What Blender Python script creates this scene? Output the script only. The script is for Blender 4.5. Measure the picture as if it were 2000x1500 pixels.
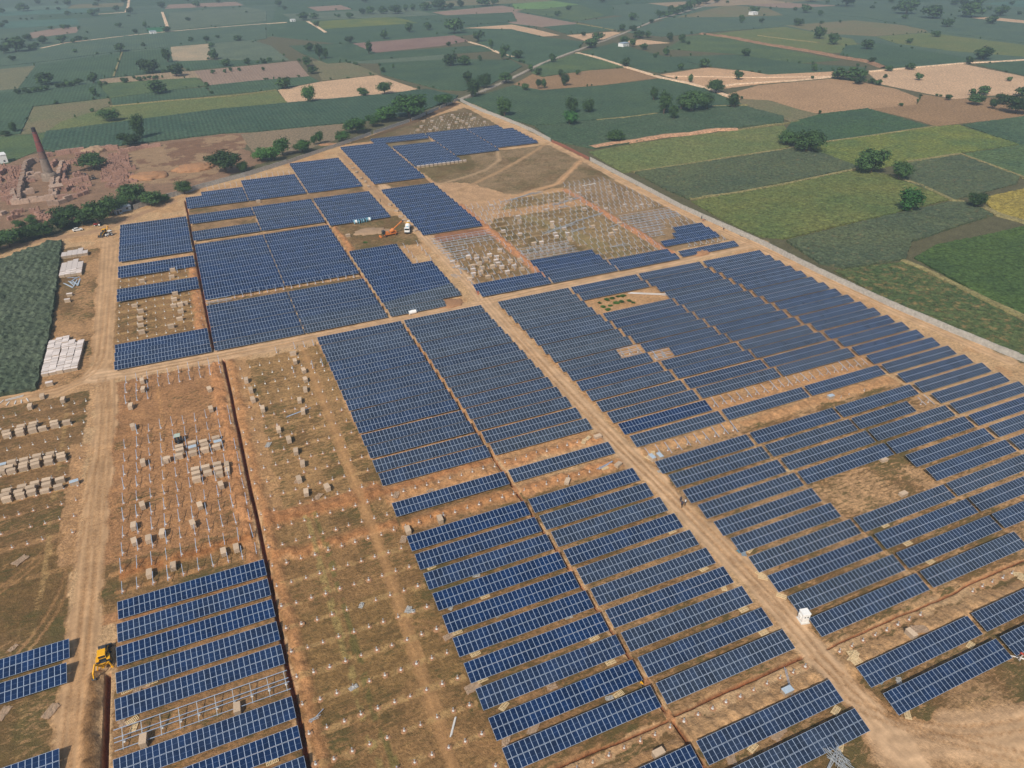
import bpy, bmesh, math, random
import numpy as np
from mathutils import Vector, Matrix
from mathutils.geometry import delaunay_2d_cdt
for o in list(bpy.data.objects): bpy.data.objects.remove(o)
R = math.radians
scene = bpy.context.scene
# ---------------------------------------------------------------- camera
ZT = 1.9                      # height of the upper edge of a solar table
CH = 116.0 + ZT               # drone height
F, TH, RO, PS = 1423.6, R(32.034), R(-0.628), R(-23.42)
cam_d = bpy.data.cameras.new('camera'); cam = bpy.data.objects.new('camera', cam_d)
scene.collection.objects.link(cam); scene.camera = cam
cam_d.sensor_width = 36; cam_d.lens = 36 * F / 2000; cam_d.clip_start = 1; cam_d.clip_end = 30000
_rt = Vector((math.cos(PS), math.sin(PS), 0)); _f0 = Vector((-math.sin(PS), math.cos(PS), 0))
_fw = _f0 * math.cos(TH) + Vector((0, 0, -math.sin(TH)))
_up = _f0 * math.sin(TH) + Vector((0, 0, math.cos(TH)))
_c, _s = math.cos(RO), math.sin(RO)
_R = _rt * _c + _up * _s; _U = -_rt * _s + _up * _c
cam.matrix_world = Matrix(((_R.x, _U.x, -_fw.x, 0), (_R.y, _U.y, -_fw.y, 0), (_R.z, _U.z, -_fw.z, CH), (0, 0, 0, 1)))
scene.render.resolution_x = 1024; scene.render.resolution_y = 768
# ---------------------------------------------------------------- sky and sun
SUN = Vector((-1.33, -1.28, 1.80)).normalized()
SUN_EL = math.asin(SUN.z)
w = bpy.data.worlds.new('World'); scene.world = w; w.use_nodes = True
nt = w.node_tree; bg = nt.nodes['Background']
sky = nt.nodes.new('ShaderNodeTexSky'); sky.sky_type = 'NISHITA'; sky.sun_disc = False
sky.sun_elevation = SUN_EL; sky.sun_rotation = math.atan2(SUN.x, SUN.y)
sky.altitude = 200; sky.air_density = 1.0; sky.dust_density = 2.5; sky.ozone_density = 1.0
nt.links.new(sky.outputs[0], bg.inputs[0]); bg.inputs[1].default_value = 0.085
sd = bpy.data.lights.new('sun', 'SUN'); so = bpy.data.objects.new('sun', sd); scene.collection.objects.link(so)
sd.energy = 3.3; sd.angle = R(0.6); sd.color = (1.0, 0.93, 0.82)
so.rotation_euler = SUN.to_track_quat('Z', 'Y').to_euler(); so.location = (0, 0, 300)
vs = scene.view_settings; vs.view_transform = 'Standard'; vs.look = 'None'; vs.exposure = 0.26; vs.gamma = 1.0
vs.use_curve_mapping = False
HAZE = 0.00030
# ---------------------------------------------------------------- helpers
random.seed(7); rng = np.random.default_rng(7)
COL = scene.collection
_cw = {}
def ray(px, py):
    x, y = px - 1000, py - 750
    return (_R * x - _U * y + _fw * F)
def at(px, py, z=0.0):
    """the ground point (grid coordinates, metres) that the photograph shows at this pixel"""
    d = ray(px, py); t = (z - CH) / d.z
    return Vector((d.x * t, d.y * t, z))
def topix(p):
    v = Vector((p[0], p[1], p[2] - CH)); dz = v.dot(_fw)
    return 1000 + F * v.dot(_R) / dz, 750 - F * v.dot(_U) / dz
def height_at(base, py):
    lo, hi = 0.0, 80.0
    for _ in range(40):
        m = (lo + hi) / 2
        if topix((base.x, base.y, m))[1] > py: lo = m
        else: hi = m
    return lo
def lin(c):
    c /= 255.0
    return c / 12.92 if c <= 0.04045 else ((c + 0.055) / 1.055) ** 2.4
def pc(rgb, k=0.80): return tuple(lin(v) * k for v in rgb)
ONES = ['zeroth', 'first', 'second', 'third', 'fourth', 'fifth', 'sixth', 'seventh', 'eighth', 'ninth', 'tenth', 'eleventh',
        'twelfth', 'thirteenth', 'fourteenth', 'fifteenth', 'sixteenth', 'seventeenth', 'eighteenth', 'nineteenth']
TENS = {2: 'twent', 3: 'thirt', 4: 'fort', 5: 'fift', 6: 'sixt', 7: 'sevent', 8: 'eight', 9: 'ninet'}
def nth(n):
    if n < 20: return ONES[n]
    t, o = divmod(n, 10)
    return TENS[t] + ('ieth' if o == 0 else 'y-' + ONES[o])
def tag(o, label=None, cat=None, group=None, kind=None):
    if label: o['label'] = label
    if cat: o['category'] = cat
    if group: o['group'] = group
    if kind: o['kind'] = kind
    return o
def empty(name, loc=(0, 0, 0), rz=0.0):
    o = bpy.data.objects.new(name, None); COL.objects.link(o); o.location = loc; o.rotation_euler = (0, 0, rz)
    o.empty_display_size = 0.2
    return o
KIDS = {}
def link(name, me, parent=None, loc=(0, 0, 0), rot=(0, 0, 0), scale=(1, 1, 1)):
    o = bpy.data.objects.new(name, me); COL.objects.link(o)
    if parent: o.parent = parent; KIDS.setdefault(parent.name, []).append(o)
    o.location = loc; o.rotation_euler = rot; o.scale = scale
    return o
def copy_tree(o, parent=None):
    c = o.copy(); COL.objects.link(c)
    if parent: c.parent = parent
    for ch in KIDS.get(o.name, ()):
        copy_tree(ch, c)
    return c
class MB:
    """collects boxes, bars, tubes and lathes and links them as one mesh"""
    def __init__(s): s.bm = bmesh.new(); s.mi = 0
    def _tag(s, fs):
        for f in fs: f.material_index = s.mi
    def box(s, c, d, rz=0.0, rx=0.0, ry=0.0, top=None, bev=0.0):
        r = bmesh.ops.create_cube(s.bm, size=1)
        vs_ = r['verts']
        if top:
            for v in vs_:
                if v.co.z > 0: v.co.x *= top[0]; v.co.y *= top[1]
        M = Matrix.Translation(c) @ Matrix.Rotation(rz, 4, 'Z') @ Matrix.Rotation(ry, 4, 'Y') @ Matrix.Rotation(rx, 4, 'X') @ Matrix.Diagonal((d[0], d[1], d[2], 1))
        bmesh.ops.transform(s.bm, matrix=M, verts=vs_)
        fs = list({f for v in vs_ for f in v.link_faces})
        s._tag(fs)
        if bev:
            es = list({e for v in vs_ for e in v.link_edges})
            g = bmesh.ops.bevel(s.bm, geom=es, offset=bev, segments=1, affect='EDGES')
            s._tag(g['faces'])
        return s
    def bar(s, a, b, wd, hd=None):
        a, b = Vector(a), Vector(b); d = b - a; L = d.length
        if L < 1e-6: return s
        hd = hd or wd
        q = d.to_track_quat('X', 'Z')
        M = Matrix.Translation((a + b) / 2) @ q.to_matrix().to_4x4() @ Matrix.Diagonal((L, wd, hd, 1))
        r = bmesh.ops.create_cube(s.bm, size=1); bmesh.ops.transform(s.bm, matrix=M, verts=r['verts'])
        s._tag({f for v in r['verts'] for f in v.link_faces}); return s
    def cyl(s, a, b, r1, r2=None, n=12):
        a, b = Vector(a), Vector(b); d = b - a
        r = bmesh.ops.create_cone(s.bm, cap_ends=True, segments=n, radius1=r1, radius2=r1 if r2 is None else r2, depth=d.length)
        M = Matrix.Translation((a + b) / 2) @ d.to_track_quat('Z', 'Y').to_matrix().to_4x4()
        bmesh.ops.transform(s.bm, matrix=M, verts=r['verts'])
        s._tag({f for v in r['verts'] for f in v.link_faces}); return s
    def tube(s, pts, r, n=6):
        for a, b in zip(pts[:-1], pts[1:]): s.cyl(a, b, r, r, n)
        return s
    def ball(s, c, r, sc=(1, 1, 1), sub=2, jit=0.0):
        q = bmesh.ops.create_icosphere(s.bm, subdivisions=sub, radius=1)
        for v in q['verts']:
            k = 1 + random.uniform(-jit, jit)
            v.co = Vector((c[0] + v.co.x * r * sc[0] * k, c[1] + v.co.y * r * sc[1] * k, c[2] + v.co.z * r * sc[2] * k))
        s._tag({f for v in q['verts'] for f in v.link_faces}); return s
    def lathe(s, prof, n=16, c=(0, 0, 0)):
        rings = []
        for r_, z in prof:
            rings.append([s.bm.verts.new((c[0] + r_ * math.cos(2 * math.pi * i / n), c[1] + r_ * math.sin(2 * math.pi * i / n), c[2] + z)) for i in range(n)])
        for a, b in zip(rings[:-1], rings[1:]):
            for i in range(n):
                f = s.bm.faces.new((a[i], a[(i + 1) % n], b[(i + 1) % n], b[i])); f.material_index = s.mi
        f = s.bm.faces.new(rings[-1]); f.material_index = s.mi
        return s
    def quad(s, a, b, c, d):
        f = s.bm.faces.new([s.bm.verts.new(p) for p in (a, b, c, d)]); f.material_index = s.mi; return s
    def prism(s, poly, z0, z1):
        """vertical prism over a polygon [(x,y)...]"""
        lo = [s.bm.verts.new((x, y, z0)) for x, y in poly]; hi = [s.bm.verts.new((x, y, z1)) for x, y in poly]
        n = len(poly)
        fs = [s.bm.faces.new(hi), s.bm.faces.new(lo[::-1])] + [s.bm.faces.new((lo[i], lo[(i + 1) % n], hi[(i + 1) % n], hi[i])) for i in range(n)]
        s._tag(fs); return s
    def side(s, poly, y0, y1):
        """prism over a side outline [(x,z)...] between two y values"""
        lo = [s.bm.verts.new((x, y0, z)) for x, z in poly]; hi = [s.bm.verts.new((x, y1, z)) for x, z in poly]
        n = len(poly)
        fs = [s.bm.faces.new(hi[::-1]), s.bm.faces.new(lo)] + [s.bm.faces.new((lo[i], hi[i], hi[(i + 1) % n], lo[(i + 1) % n])) for i in range(n)]
        s._tag(fs); return s
    def mesh(s, name, *mats, smooth=False):
        me = bpy.data.meshes.new(name); bmesh.ops.recalc_face_normals(s.bm, faces=s.bm.faces[:])
        s.bm.to_mesh(me); s.bm.free()
        for m in mats: me.materials.append(m)
        if smooth:
            for p in me.polygons: p.use_smooth = True
        return me
    def build(s, name, mats, parent=None, smooth=False, **k):
        if not isinstance(mats, (list, tuple)): mats = [mats]
        return link(name, s.mesh(name, *mats, smooth=smooth), parent, **k)
# ---------------------------------------------------------------- numpy noise
def vnoise(x, y, seed=0):
    xi = np.floor(x).astype(np.int64); yi = np.floor(y).astype(np.int64); fx = x - xi; fy = y - yi
    fx = fx * fx * (3 - 2 * fx); fy = fy * fy * (3 - 2 * fy)
    def h(a, b):
        n = (a * 374761393 + b * 668265263 + seed * 1442695041) & 0xffffffff
        n = ((n ^ (n >> 13)) * 1274126177) & 0xffffffff
        return ((n ^ (n >> 16)) & 0xffff) / 65535.0
    a = h(xi, yi); b = h(xi + 1, yi); c = h(xi, yi + 1); d = h(xi + 1, yi + 1)
    return a * (1 - fx) * (1 - fy) + b * fx * (1 - fy) + c * (1 - fx) * fy + d * fx * fy
def fbm(x, y, s, oct=4, seed=0):
    v = np.zeros_like(x, dtype=float); a = 0.5; t = 0
    for i in range(oct):
        v += a * vnoise(x / s + 13.7 * i, y / s + 7.1 * i, seed + i); t += a; a *= 0.5; s *= 0.5
    return v / t
def pip(px, py, poly):
    ins = np.zeros(px.shape, bool); n = len(poly)
    for i in range(n):
        x1, y1 = poly[i][0], poly[i][1]; x2, y2 = poly[(i + 1) % n][0], poly[(i + 1) % n][1]
        if y1 == y2: continue
        c = (y1 > py) != (y2 > py)
        ins ^= c & (px < (x2 - x1) * (py - y1) / (y2 - y1) + x1)
    return ins
# ---------------------------------------------------------------- materials
def newmat(name):
    m = bpy.data.materials.new(name); m.use_nodes = True
    return m, m.node_tree, m.node_tree.nodes['Principled BSDF']
def N(nt, t, **kw):
    n = nt.nodes.new(t)
    for k, v in kw.items():
        if k.startswith('i_'):
            key = k[2:]; key = int(key) if key.isdigit() else key
            n.inputs[key].default_value = v
        else: setattr(n, k, v)
    return n
def plain(name, rgb, rough=0.7, metal=0.0, var=0.12, scale=3.0, bump=0.0, spec=0.3, obj=False):
    m, t, b = newmat(name); L = t.links.new
    tc = N(t, 'ShaderNodeTexCoord'); no = N(t, 'ShaderNodeTexNoise', i_Scale=scale, i_Detail=4.0)
    L(tc.outputs['Object'], no.inputs['Vector'])
    mr = N(t, 'ShaderNodeMapRange', i_1=0.3, i_2=0.7, i_3=1 - var, i_4=1 + var); L(no.outputs[0], mr.inputs[0])
    mx = N(t, 'ShaderNodeVectorMath', operation='SCALE'); mx.inputs[0].default_value = rgb; L(mr.outputs[0], mx.inputs['Scale'])
    L(mx.outputs[0], b.inputs['Base Color'])
    if obj:
        oi = N(t, 'ShaderNodeObjectInfo'); m2 = N(t, 'ShaderNodeMapRange', i_3=0.82, i_4=1.15); L(oi.outputs['Random'], m2.inputs[0])
        m3 = N(t, 'ShaderNodeVectorMath', operation='SCALE'); L(mx.outputs[0], m3.inputs[0]); L(m2.outputs[0], m3.inputs['Scale'])
        L(m3.outputs[0], b.inputs['Base Color'])
    b.inputs['Roughness'].default_value = rough; b.inputs['Metallic'].default_value = metal
    b.inputs['Specular IOR Level'].default_value = spec
    if bump:
        bp = N(t, 'ShaderNodeBump', i_Strength=bump, i_Distance=0.05); L(no.outputs[0], bp.inputs['Height']); L(bp.outputs[0], b.inputs['Normal'])
    return m
M = {}
M['alu'] = plain('aluminium_frame', (0.46, 0.55, 0.68), 0.45, 0.35, 0.08)
M['steel'] = plain('galvanised_steel', (0.45, 0.47, 0.48), 0.5, 0.3, 0.12, 8)
M['concrete'] = plain('concrete', (0.62, 0.60, 0.56), 0.85, 0, 0.15, 6, 0.3)
M['precast'] = plain('precast_concrete', (0.42, 0.40, 0.36), 0.9, 0, 0.22, 1.2, 0.3)
M['redbrick'] = plain('red_brick_wall', (0.26, 0.11, 0.075), 0.9, 0, 0.25, 4, 0.4)
M['kilnbrick'] = plain('fired_brick', (0.33, 0.19, 0.14), 0.9, 0, 0.3, 1.5, 0.5, obj=True)
M['rawbrick'] = plain('raw_brick', (0.36, 0.25, 0.185), 0.9, 0, 0.25, 1.0, 0.5, obj=True)
M['wood'] = plain('pallet_wood', (0.68, 0.52, 0.30), 0.8, 0, 0.2, 10)
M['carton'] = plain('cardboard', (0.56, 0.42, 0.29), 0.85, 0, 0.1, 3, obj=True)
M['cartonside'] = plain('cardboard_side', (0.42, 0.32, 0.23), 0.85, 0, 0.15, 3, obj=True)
M['palecarton'] = plain('pale_carton', (0.68, 0.60, 0.55), 0.8, 0, 0.1, 3, obj=True)
M['white'] = plain('white_paint', (0.80, 0.79, 0.76), 0.45, 0, 0.05)
M['bluewrap'] = plain('pale_blue_wrap', (0.42, 0.50, 0.57), 0.4, 0, 0.1)
M['yellow'] = plain('yellow_paint', (0.80, 0.40, 0.015), 0.4, 0, 0.08, 2)
M['orange'] = plain('orange_paint', (0.60, 0.19, 0.045), 0.5, 0, 0.15, 2)
M['cyan'] = plain('cyan_paint', (0.16, 0.42, 0.55), 0.5, 0, 0.08)
M['black'] = plain('black_rubber', (0.02, 0.02, 0.022), 0.8, 0, 0.2)
M['darkmetal'] = plain('dark_metal', (0.07, 0.075, 0.08), 0.5, 0.4, 0.2)
M['glass'] = plain('dark_glass', (0.02, 0.03, 0.035), 0.12, 0, 0.05, spec=0.6)
M['red'] = plain('red_paint', (0.35, 0.03, 0.02), 0.5)
M['blue'] = plain('blue_paint', (0.03, 0.12, 0.35), 0.5)
M['bark'] = plain('bark', (0.12, 0.085, 0.06), 0.9, 0, 0.3, 6)
M['skin'] = plain('skin', (0.28, 0.15, 0.09), 0.6, 0, 0.05)
M['cloth_a'] = plain('red_cloth', (0.45, 0.06, 0.04), 0.9, 0, 0.1)
M['cloth_b'] = plain('pale_cloth', (0.55, 0.52, 0.48), 0.9, 0, 0.1)
M['cloth_c'] = plain('dark_cloth', (0.05, 0.05, 0.07), 0.9, 0, 0.1)
M['sheet'] = plain('plastic_sheet', (0.62, 0.60, 0.56), 0.45, 0, 0.15, 6)
M['roofsheet'] = plain('corrugated_sheet', (0.36, 0.43, 0.50), 0.5, 0.2, 0.2, 2)
M['flat'] = plain('flat_carton', (0.60, 0.44, 0.30), 0.85, 0, 0.12, 3)
M['soilheap'] = plain('excavated_soil', pc((176, 132, 96)), 0.95, 0, 0.22, 2.5, 0.8)
M['greyheap'] = plain('grey_gravel', pc((178, 148, 118)), 0.95, 0, 0.22, 5, 0.8)
def panel_mat(name, dark, sheen_grey):
    m, t, b = newmat(name); L = t.links.new
    oi = N(t, 'ShaderNodeObjectInfo'); sp = N(t, 'ShaderNodeSeparateColor'); L(oi.outputs['Color'], sp.inputs[0])
    mx = N(t, 'ShaderNodeMix', data_type='RGBA'); mx.inputs[6].default_value = dark + (1,); mx.inputs[7].default_value = sheen_grey + (1,)  # second colour paints a grey sky sheen into the cells, set per table
    L(sp.outputs[0], mx.inputs[0])
    tc = N(t, 'ShaderNodeTexCoord'); ge = N(t, 'ShaderNodeNewGeometry')
    no = N(t, 'ShaderNodeTexNoise', i_Scale=0.35, i_Detail=3.0); L(ge.outputs['Position'], no.inputs['Vector'])
    mr = N(t, 'ShaderNodeMapRange', i_1=0.3, i_2=0.7, i_3=0.7, i_4=1.35); L(no.outputs[0], mr.inputs[0])
    m2 = N(t, 'ShaderNodeMapRange', i_3=0.9, i_4=1.1); L(oi.outputs['Random'], m2.inputs[0])
    mm = N(t, 'ShaderNodeMath', operation='MULTIPLY'); L(mr.outputs[0], mm.inputs[0]); L(m2.outputs[0], mm.inputs[1])
    sc = N(t, 'ShaderNodeVectorMath', operation='SCALE'); L(mx.outputs[2], sc.inputs[0]); L(mm.outputs[0], sc.inputs['Scale'])
    L(sc.outputs[0], b.inputs['Base Color'])
    b.inputs['Roughness'].default_value = 0.22; b.inputs['Specular IOR Level'].default_value = 0.45
    b.inputs['Coat Weight'].default_value = 0.25; b.inputs['Coat Roughness'].default_value = 0.08
    return m
M['pv'] = panel_mat('solar_cells', (0.003, 0.019, 0.068), (0.040, 0.050, 0.058))
M['pvline'] = panel_mat('solar_cell_gap', (0.10, 0.15, 0.26), (0.16, 0.20, 0.27))
def ground_mat():
    m, t, b = newmat('site_ground'); L = t.links.new
    ge = N(t, 'ShaderNodeNewGeometry'); P_ = ge.outputs['Position']
    at_ = N(t, 'ShaderNodeAttribute', attribute_name='Col'); ag = N(t, 'ShaderNodeAttribute', attribute_name='Grs')
    n1 = N(t, 'ShaderNodeTexNoise', i_Scale=0.22, i_Detail=6.0, i_Roughness=0.6); L(P_, n1.inputs['Vector'])
    n2 = N(t, 'ShaderNodeTexNoise', i_Scale=1.3, i_Detail=7.0, i_Roughness=0.65); L(P_, n2.inputs['Vector'])
    a = N(t, 'ShaderNodeMapRange', i_1=0.3, i_2=0.7, i_3=0.80, i_4=1.20); L(n1.outputs[0], a.inputs[0])
    c = N(t, 'ShaderNodeMapRange', i_1=0.30, i_2=0.70, i_3=0.58, i_4=1.36); L(n2.outputs[0], c.inputs[0])
    rf = N(t, 'ShaderNodeMapRange', i_1=-0.9, i_2=0.0, i_3=0.22, i_4=1.0); L(ag.outputs['Fac'], rf.inputs[0])
    c1 = N(t, 'ShaderNodeMath', operation='SUBTRACT', i_1=1.0); L(c.outputs[0], c1.inputs[0]); c2 = N(t, 'ShaderNodeMath', operation='MULTIPLY_ADD', i_2=1.0); L(c1.outputs[0], c2.inputs[0]); L(rf.outputs[0], c2.inputs[1])
    mm = N(t, 'ShaderNodeMath', operation='MULTIPLY'); L(a.outputs[0], mm.inputs[0]); L(c2.outputs[0], mm.inputs[1])
    sc = N(t, 'ShaderNodeVectorMath', operation='SCALE'); L(at_.outputs['Color'], sc.inputs[0]); L(mm.outputs[0], sc.inputs['Scale'])
    # tufts of dry grass and weeds
    n3 = N(t, 'ShaderNodeTexNoise', i_Scale=0.9, i_Detail=8.0, i_Roughness=0.72, i_Distortion=0.6)
    mp = N(t, 'ShaderNodeMapping'); mp.inputs['Scale'].default_value = (0.6, 1.5, 1); L(P_, mp.inputs[0]); L(mp.outputs[0], n3.inputs['Vector'])
    ad = N(t, 'ShaderNodeMath', operation='ADD'); L(n3.outputs[0], ad.inputs[0]); L(ag.outputs['Fac'], ad.inputs[1])
    th = N(t, 'ShaderNodeMapRange', i_1=0.86, i_2=1.0, i_3=0.0, i_4=0.88); L(ad.outputs[0], th.inputs[0])
    n4 = N(t, 'ShaderNodeTexNoise', i_Scale=0.12, i_Detail=2.0); L(P_, n4.inputs['Vector'])
    gm = N(t, 'ShaderNodeMix', data_type='RGBA'); gm.inputs[6].default_value = (0.145, 0.088, 0.036, 1); gm.inputs[7].default_value = (0.098, 0.084, 0.030, 1)
    g2 = N(t, 'ShaderNodeMapRange', i_1=0.4, i_2=0.6); L(n4.outputs[0], g2.inputs[0]); L(g2.outputs[0], gm.inputs[0])
    mx = N(t, 'ShaderNodeMix', data_type='RGBA'); L(th.outputs[0], mx.inputs[0]); L(sc.outputs[0], mx.inputs[6]); L(gm.outputs[2], mx.inputs[7])
    L(mx.outputs[2], b.inputs['Base Color'])
    b.inputs['Roughness'].default_value = 0.95; b.inputs['Specular IOR Level'].default_value = 0.1
    n5 = N(t, 'ShaderNodeTexNoise', i_Scale=2.2, i_Detail=6.0, i_Roughness=0.7); L(P_, n5.inputs['Vector'])
    bp = N(t, 'ShaderNodeBump', i_Strength=1.0, i_Distance=0.35); L(n5.outputs[0], bp.inputs['Height']); L(rf.outputs[0], bp.inputs['Strength']); L(bp.outputs[0], b.inputs['Normal'])
    return m
M['ground'] = ground_mat()
def field_mat(name, c1, c2, c3, scale=1.0, gap=0.35, rows=0.0, rowdir=0.0, k=1.0, bump=0.5):
    """c1 main, c2 second tint, c3 soil showing in gaps"""
    m, t, b = newmat(name); L = t.links.new
    ge = N(t, 'ShaderNodeNewGeometry'); P_ = ge.outputs['Position']
    n1 = N(t, 'ShaderNodeTexNoise', i_Scale=0.028 * scale, i_Detail=5.0, i_Roughness=0.62); L(P_, n1.inputs['Vector'])
    n2 = N(t, 'ShaderNodeTexNoise', i_Scale=0.75 * scale, i_Detail=6.0, i_Roughness=0.75, i_Distortion=0.4); L(P_, n2.inputs['Vector'])
    a = N(t, 'ShaderNodeMapRange', i_1=0.36, i_2=0.64); L(n1.outputs[0], a.inputs[0])
    mx = N(t, 'ShaderNodeMix', data_type='RGBA'); mx.inputs[6].default_value = tuple(c1) + (1,); mx.inputs[7].default_value = tuple(c2) + (1,); L(a.outputs[0], mx.inputs[0])
    c = N(t, 'ShaderNodeMapRange', i_1=0.34, i_2=0.66, i_3=0.38, i_4=1.75); L(n2.outputs[0], c.inputs[0])
    sc = N(t, 'ShaderNodeVectorMath', operation='SCALE'); L(mx.outputs[2], sc.inputs[0]); L(c.outputs[0], sc.inputs['Scale'])
    n3 = N(t, 'ShaderNodeTexNoise', i_Scale=0.30 * scale, i_Detail=8.0, i_Roughness=0.78); L(P_, n3.inputs['Vector'])
    g = N(t, 'ShaderNodeMapRange', i_1=0.74 - gap * 0.42, i_2=0.90 - gap * 0.42, i_3=0.0, i_4=0.75); L(n3.outputs[0], g.inputs[0])
    m3 = N(t, 'ShaderNodeMix', data_type='RGBA'); m3.inputs[7].default_value = tuple(c3) + (1,); L(g.outputs[0], m3.inputs[0]); L(sc.outputs[0], m3.inputs[6])
    out = m3.outputs[2]
    if rows:
        mp = N(t, 'ShaderNodeMapping'); mp.inputs['Rotation'].default_value = (0, 0, rowdir); L(P_, mp.inputs[0])
        wv = N(t, 'ShaderNodeTexWave', i_Scale=0.11, i_Distortion=1.6, i_Detail=2.0); wv.inputs['Detail Scale'].default_value = 0.6; L(mp.outputs[0], wv.inputs['Vector'])
        r_ = N(t, 'ShaderNodeMapRange', i_3=1 - rows, i_4=1 + rows * 0.6); L(wv.outputs['Fac'], r_.inputs[0])
        s2 = N(t, 'ShaderNodeVectorMath', operation='SCALE'); L(out, s2.inputs[0]); L(r_.outputs[0], s2.inputs['Scale']); out = s2.outputs[0]
    L(out, b.inputs['Base Color'])
    b.inputs['Roughness'].default_value = 0.9; b.inputs['Specular IOR Level'].default_value = 0.12
    bp = N(t, 'ShaderNodeBump', i_Strength=bump, i_Distance=0.6); L(n2.outputs[0], bp.inputs['Height']); L(bp.outputs[0], b.inputs['Normal'])
    return m
def leaf_mat():
    m, t, b = newmat('foliage'); L = t.links.new
    oi = N(t, 'ShaderNodeObjectInfo'); ge = N(t, 'ShaderNodeNewGeometry')
    n1 = N(t, 'ShaderNodeTexNoise', i_Scale=0.45, i_Detail=3.0); L(ge.outputs['Position'], n1.inputs['Vector'])
    mx = N(t, 'ShaderNodeMix', data_type='RGBA'); mx.inputs[6].default_value = (0.022, 0.048, 0.018, 1); mx.inputs[7].default_value = (0.060, 0.115, 0.032, 1)
    a = N(t, 'ShaderNodeMapRange', i_1=0.35, i_2=0.65); L(n1.outputs[0], a.inputs[0]); L(a.outputs[0], mx.inputs[0])
    m2 = N(t, 'ShaderNodeMapRange', i_3=0.65, i_4=1.45); L(oi.outputs['Random'], m2.inputs[0])
    sc = N(t, 'ShaderNodeVectorMath', operation='SCALE'); L(mx.outputs[2], sc.inputs[0]); L(m2.outputs[0], sc.inputs['Scale'])
    mc = N(t, 'ShaderNodeMix', data_type='RGBA', blend_type='MULTIPLY'); mc.inputs[0].default_value = 1; L(sc.outputs[0], mc.inputs[6]); L(oi.outputs['Color'], mc.inputs[7])
    L(mc.outputs[2], b.inputs['Base Color']); b.inputs['Roughness'].default_value = 0.75; b.inputs['Specular IOR Level'].default_value = 0.2
    return m
M['leaf'] = leaf_mat()
# ================================================================ THE GROUND
YROW = lambda n: 1.041 * 116 - n * 0.0525 * 116      # y of the upper edge of table row n
def axis(a, b, s, lo, hi, g):
    v = list(np.arange(a, b, s)); st = s; x = a
    while x > lo: st *= g; x -= st; v.append(x)
    st = s; x = v[len(list(np.arange(a, b, s))) - 1]
    while x < hi: st *= g; x += st; v.append(x)
    return v
TRX = [-35.3, -4.2, -6.7, 52.6, 55.7, 118.6]
xs = axis(-120, 236, 0.5, -7000, 7000, 1.035)
for c in TRX: xs += [c + d for d in (-.85, -.6, -.42, -.3, -.15, .12, .3, .42, .6, .85)]
ys = axis(34, 236, 0.5, -900, 236, 1.08)
y = 236.0; st = 0.5
while y < 9000:
    st = min(st * 1.004, 1.3) if y < 600 else st * 1.035
    y += st; ys.append(y)
TRY = [YROW(10) + 0.2]
for c in TRY: ys += [c + d for d in (-.4, -.2, .2, .4)]
xs = np.unique(np.round(xs, 3)); ys = np.unique(np.round(ys, 3))
xs = xs[np.concatenate([[True], np.diff(xs) > 0.08])]; ys = ys[np.concatenate([[True], np.diff(ys) > 0.08])]
GX, GY = np.meshgrid(xs, ys); X = GX.ravel(); Y = GY.ravel()
print('ground', len(xs), len(ys), len(X))
wx = (fbm(X, Y, 4.0, 3, 11) - .5); wy = (fbm(X, Y, 4.0, 3, 12) - .5)
n_a = fbm(X, Y, 9, 4, 21); n_b = fbm(X, Y, 2.2, 3, 31); n_c = fbm(X, Y, 35, 3, 41)
C = np.zeros((len(X), 3)); G = np.zeros(len(X)); Z = np.zeros(len(X))
def rgb(c, k=0.80): return np.array(pc(c, k))
C[:] = rgb((122, 118, 88), .6)                             # distant land under the fields
SITE = [(at(*p).x, at(*p).y) for p in [(897, 198), (2000, 708)]]
SITEPOLY = [(-260, 20), (-140, 340), (-84, 368), (-55, 386), (-14, 417), (52, 456), (118, 505), (208, 586), (212, 540), (217.5, 430), (217, 330), (219, 235), (221, 165), (226, 115), (250, 20)]
def region(poly, warp=1.6):
    return pip(X + wx * warp * 2, Y + wy * warp * 2, poly)
def blend(mask, c, a=1.0):
    if np.isscalar(a): C[mask] = C[mask] * (1 - a) + np.asarray(c) * a
    else: C[mask] = C[mask] * (1 - a[mask][:, None]) + np.asarray(c) * a[mask][:, None]
def rect(x0, x1, y0, y1): return [(x0, y0), (x1, y0), (x1, y1), (x0, y1)]
TAN = rgb((212, 174, 130)); ORG = rgb((198, 146, 98)); BRN = rgb((160, 120, 80)); DRK = rgb((120, 92, 58)); OLV = rgb((136, 114, 72)); PAL = rgb((222, 184, 144))
m = region(SITEPOLY, 1); blend(m, TAN)
blend(m & (n_a > .52), ORG, .35)
G[m] = 0.28 + 0.1 * (n_c[m] - .5)
def grass(mask, v): G[mask] = v + 0.35 * (n_a[mask] - .5)
# open ground near the lower right: smooth pale sand with a few dry tufts
m = region([(100, 10), (240, 10), (240, 40), (215, 52), (150, 44), (118, 36), (100, 40)]); blend(m, rgb((218, 178, 134))); G[m] = np.where(n_c[m] > .53, .30 + .5 * (n_a[m] - .4), -.6)
# strips between the table rows, darker tilled soil with dry grass
for (x0, x1, r0, r1, c, a, g) in [(-34, -5, -1.2, 9, BRN, .85, .40), (26, 55, -2, 10, BRN, .8, .44), (56.5, 85, -1, 10, BRN, .6, .42), (92, 121, -1, 10, BRN, .4, .40), (122, 182, -1, 10, ORG, .35, .44),
                                  (26, 55, -17, -3, ORG, .5, .3), (56, 85, -17, -3, ORG, .6, .25), (92, 210, -17, -2, ORG, .45, .3), (122, 182, 10.3, 13, BRN, .35, .46), (26, 122, 10.3, 14, BRN, .5, .44)]:
    m = region(rect(x0, x1, YROW(r1), YROW(r0))); blend(m, c, a); grass(m, g)
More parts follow.
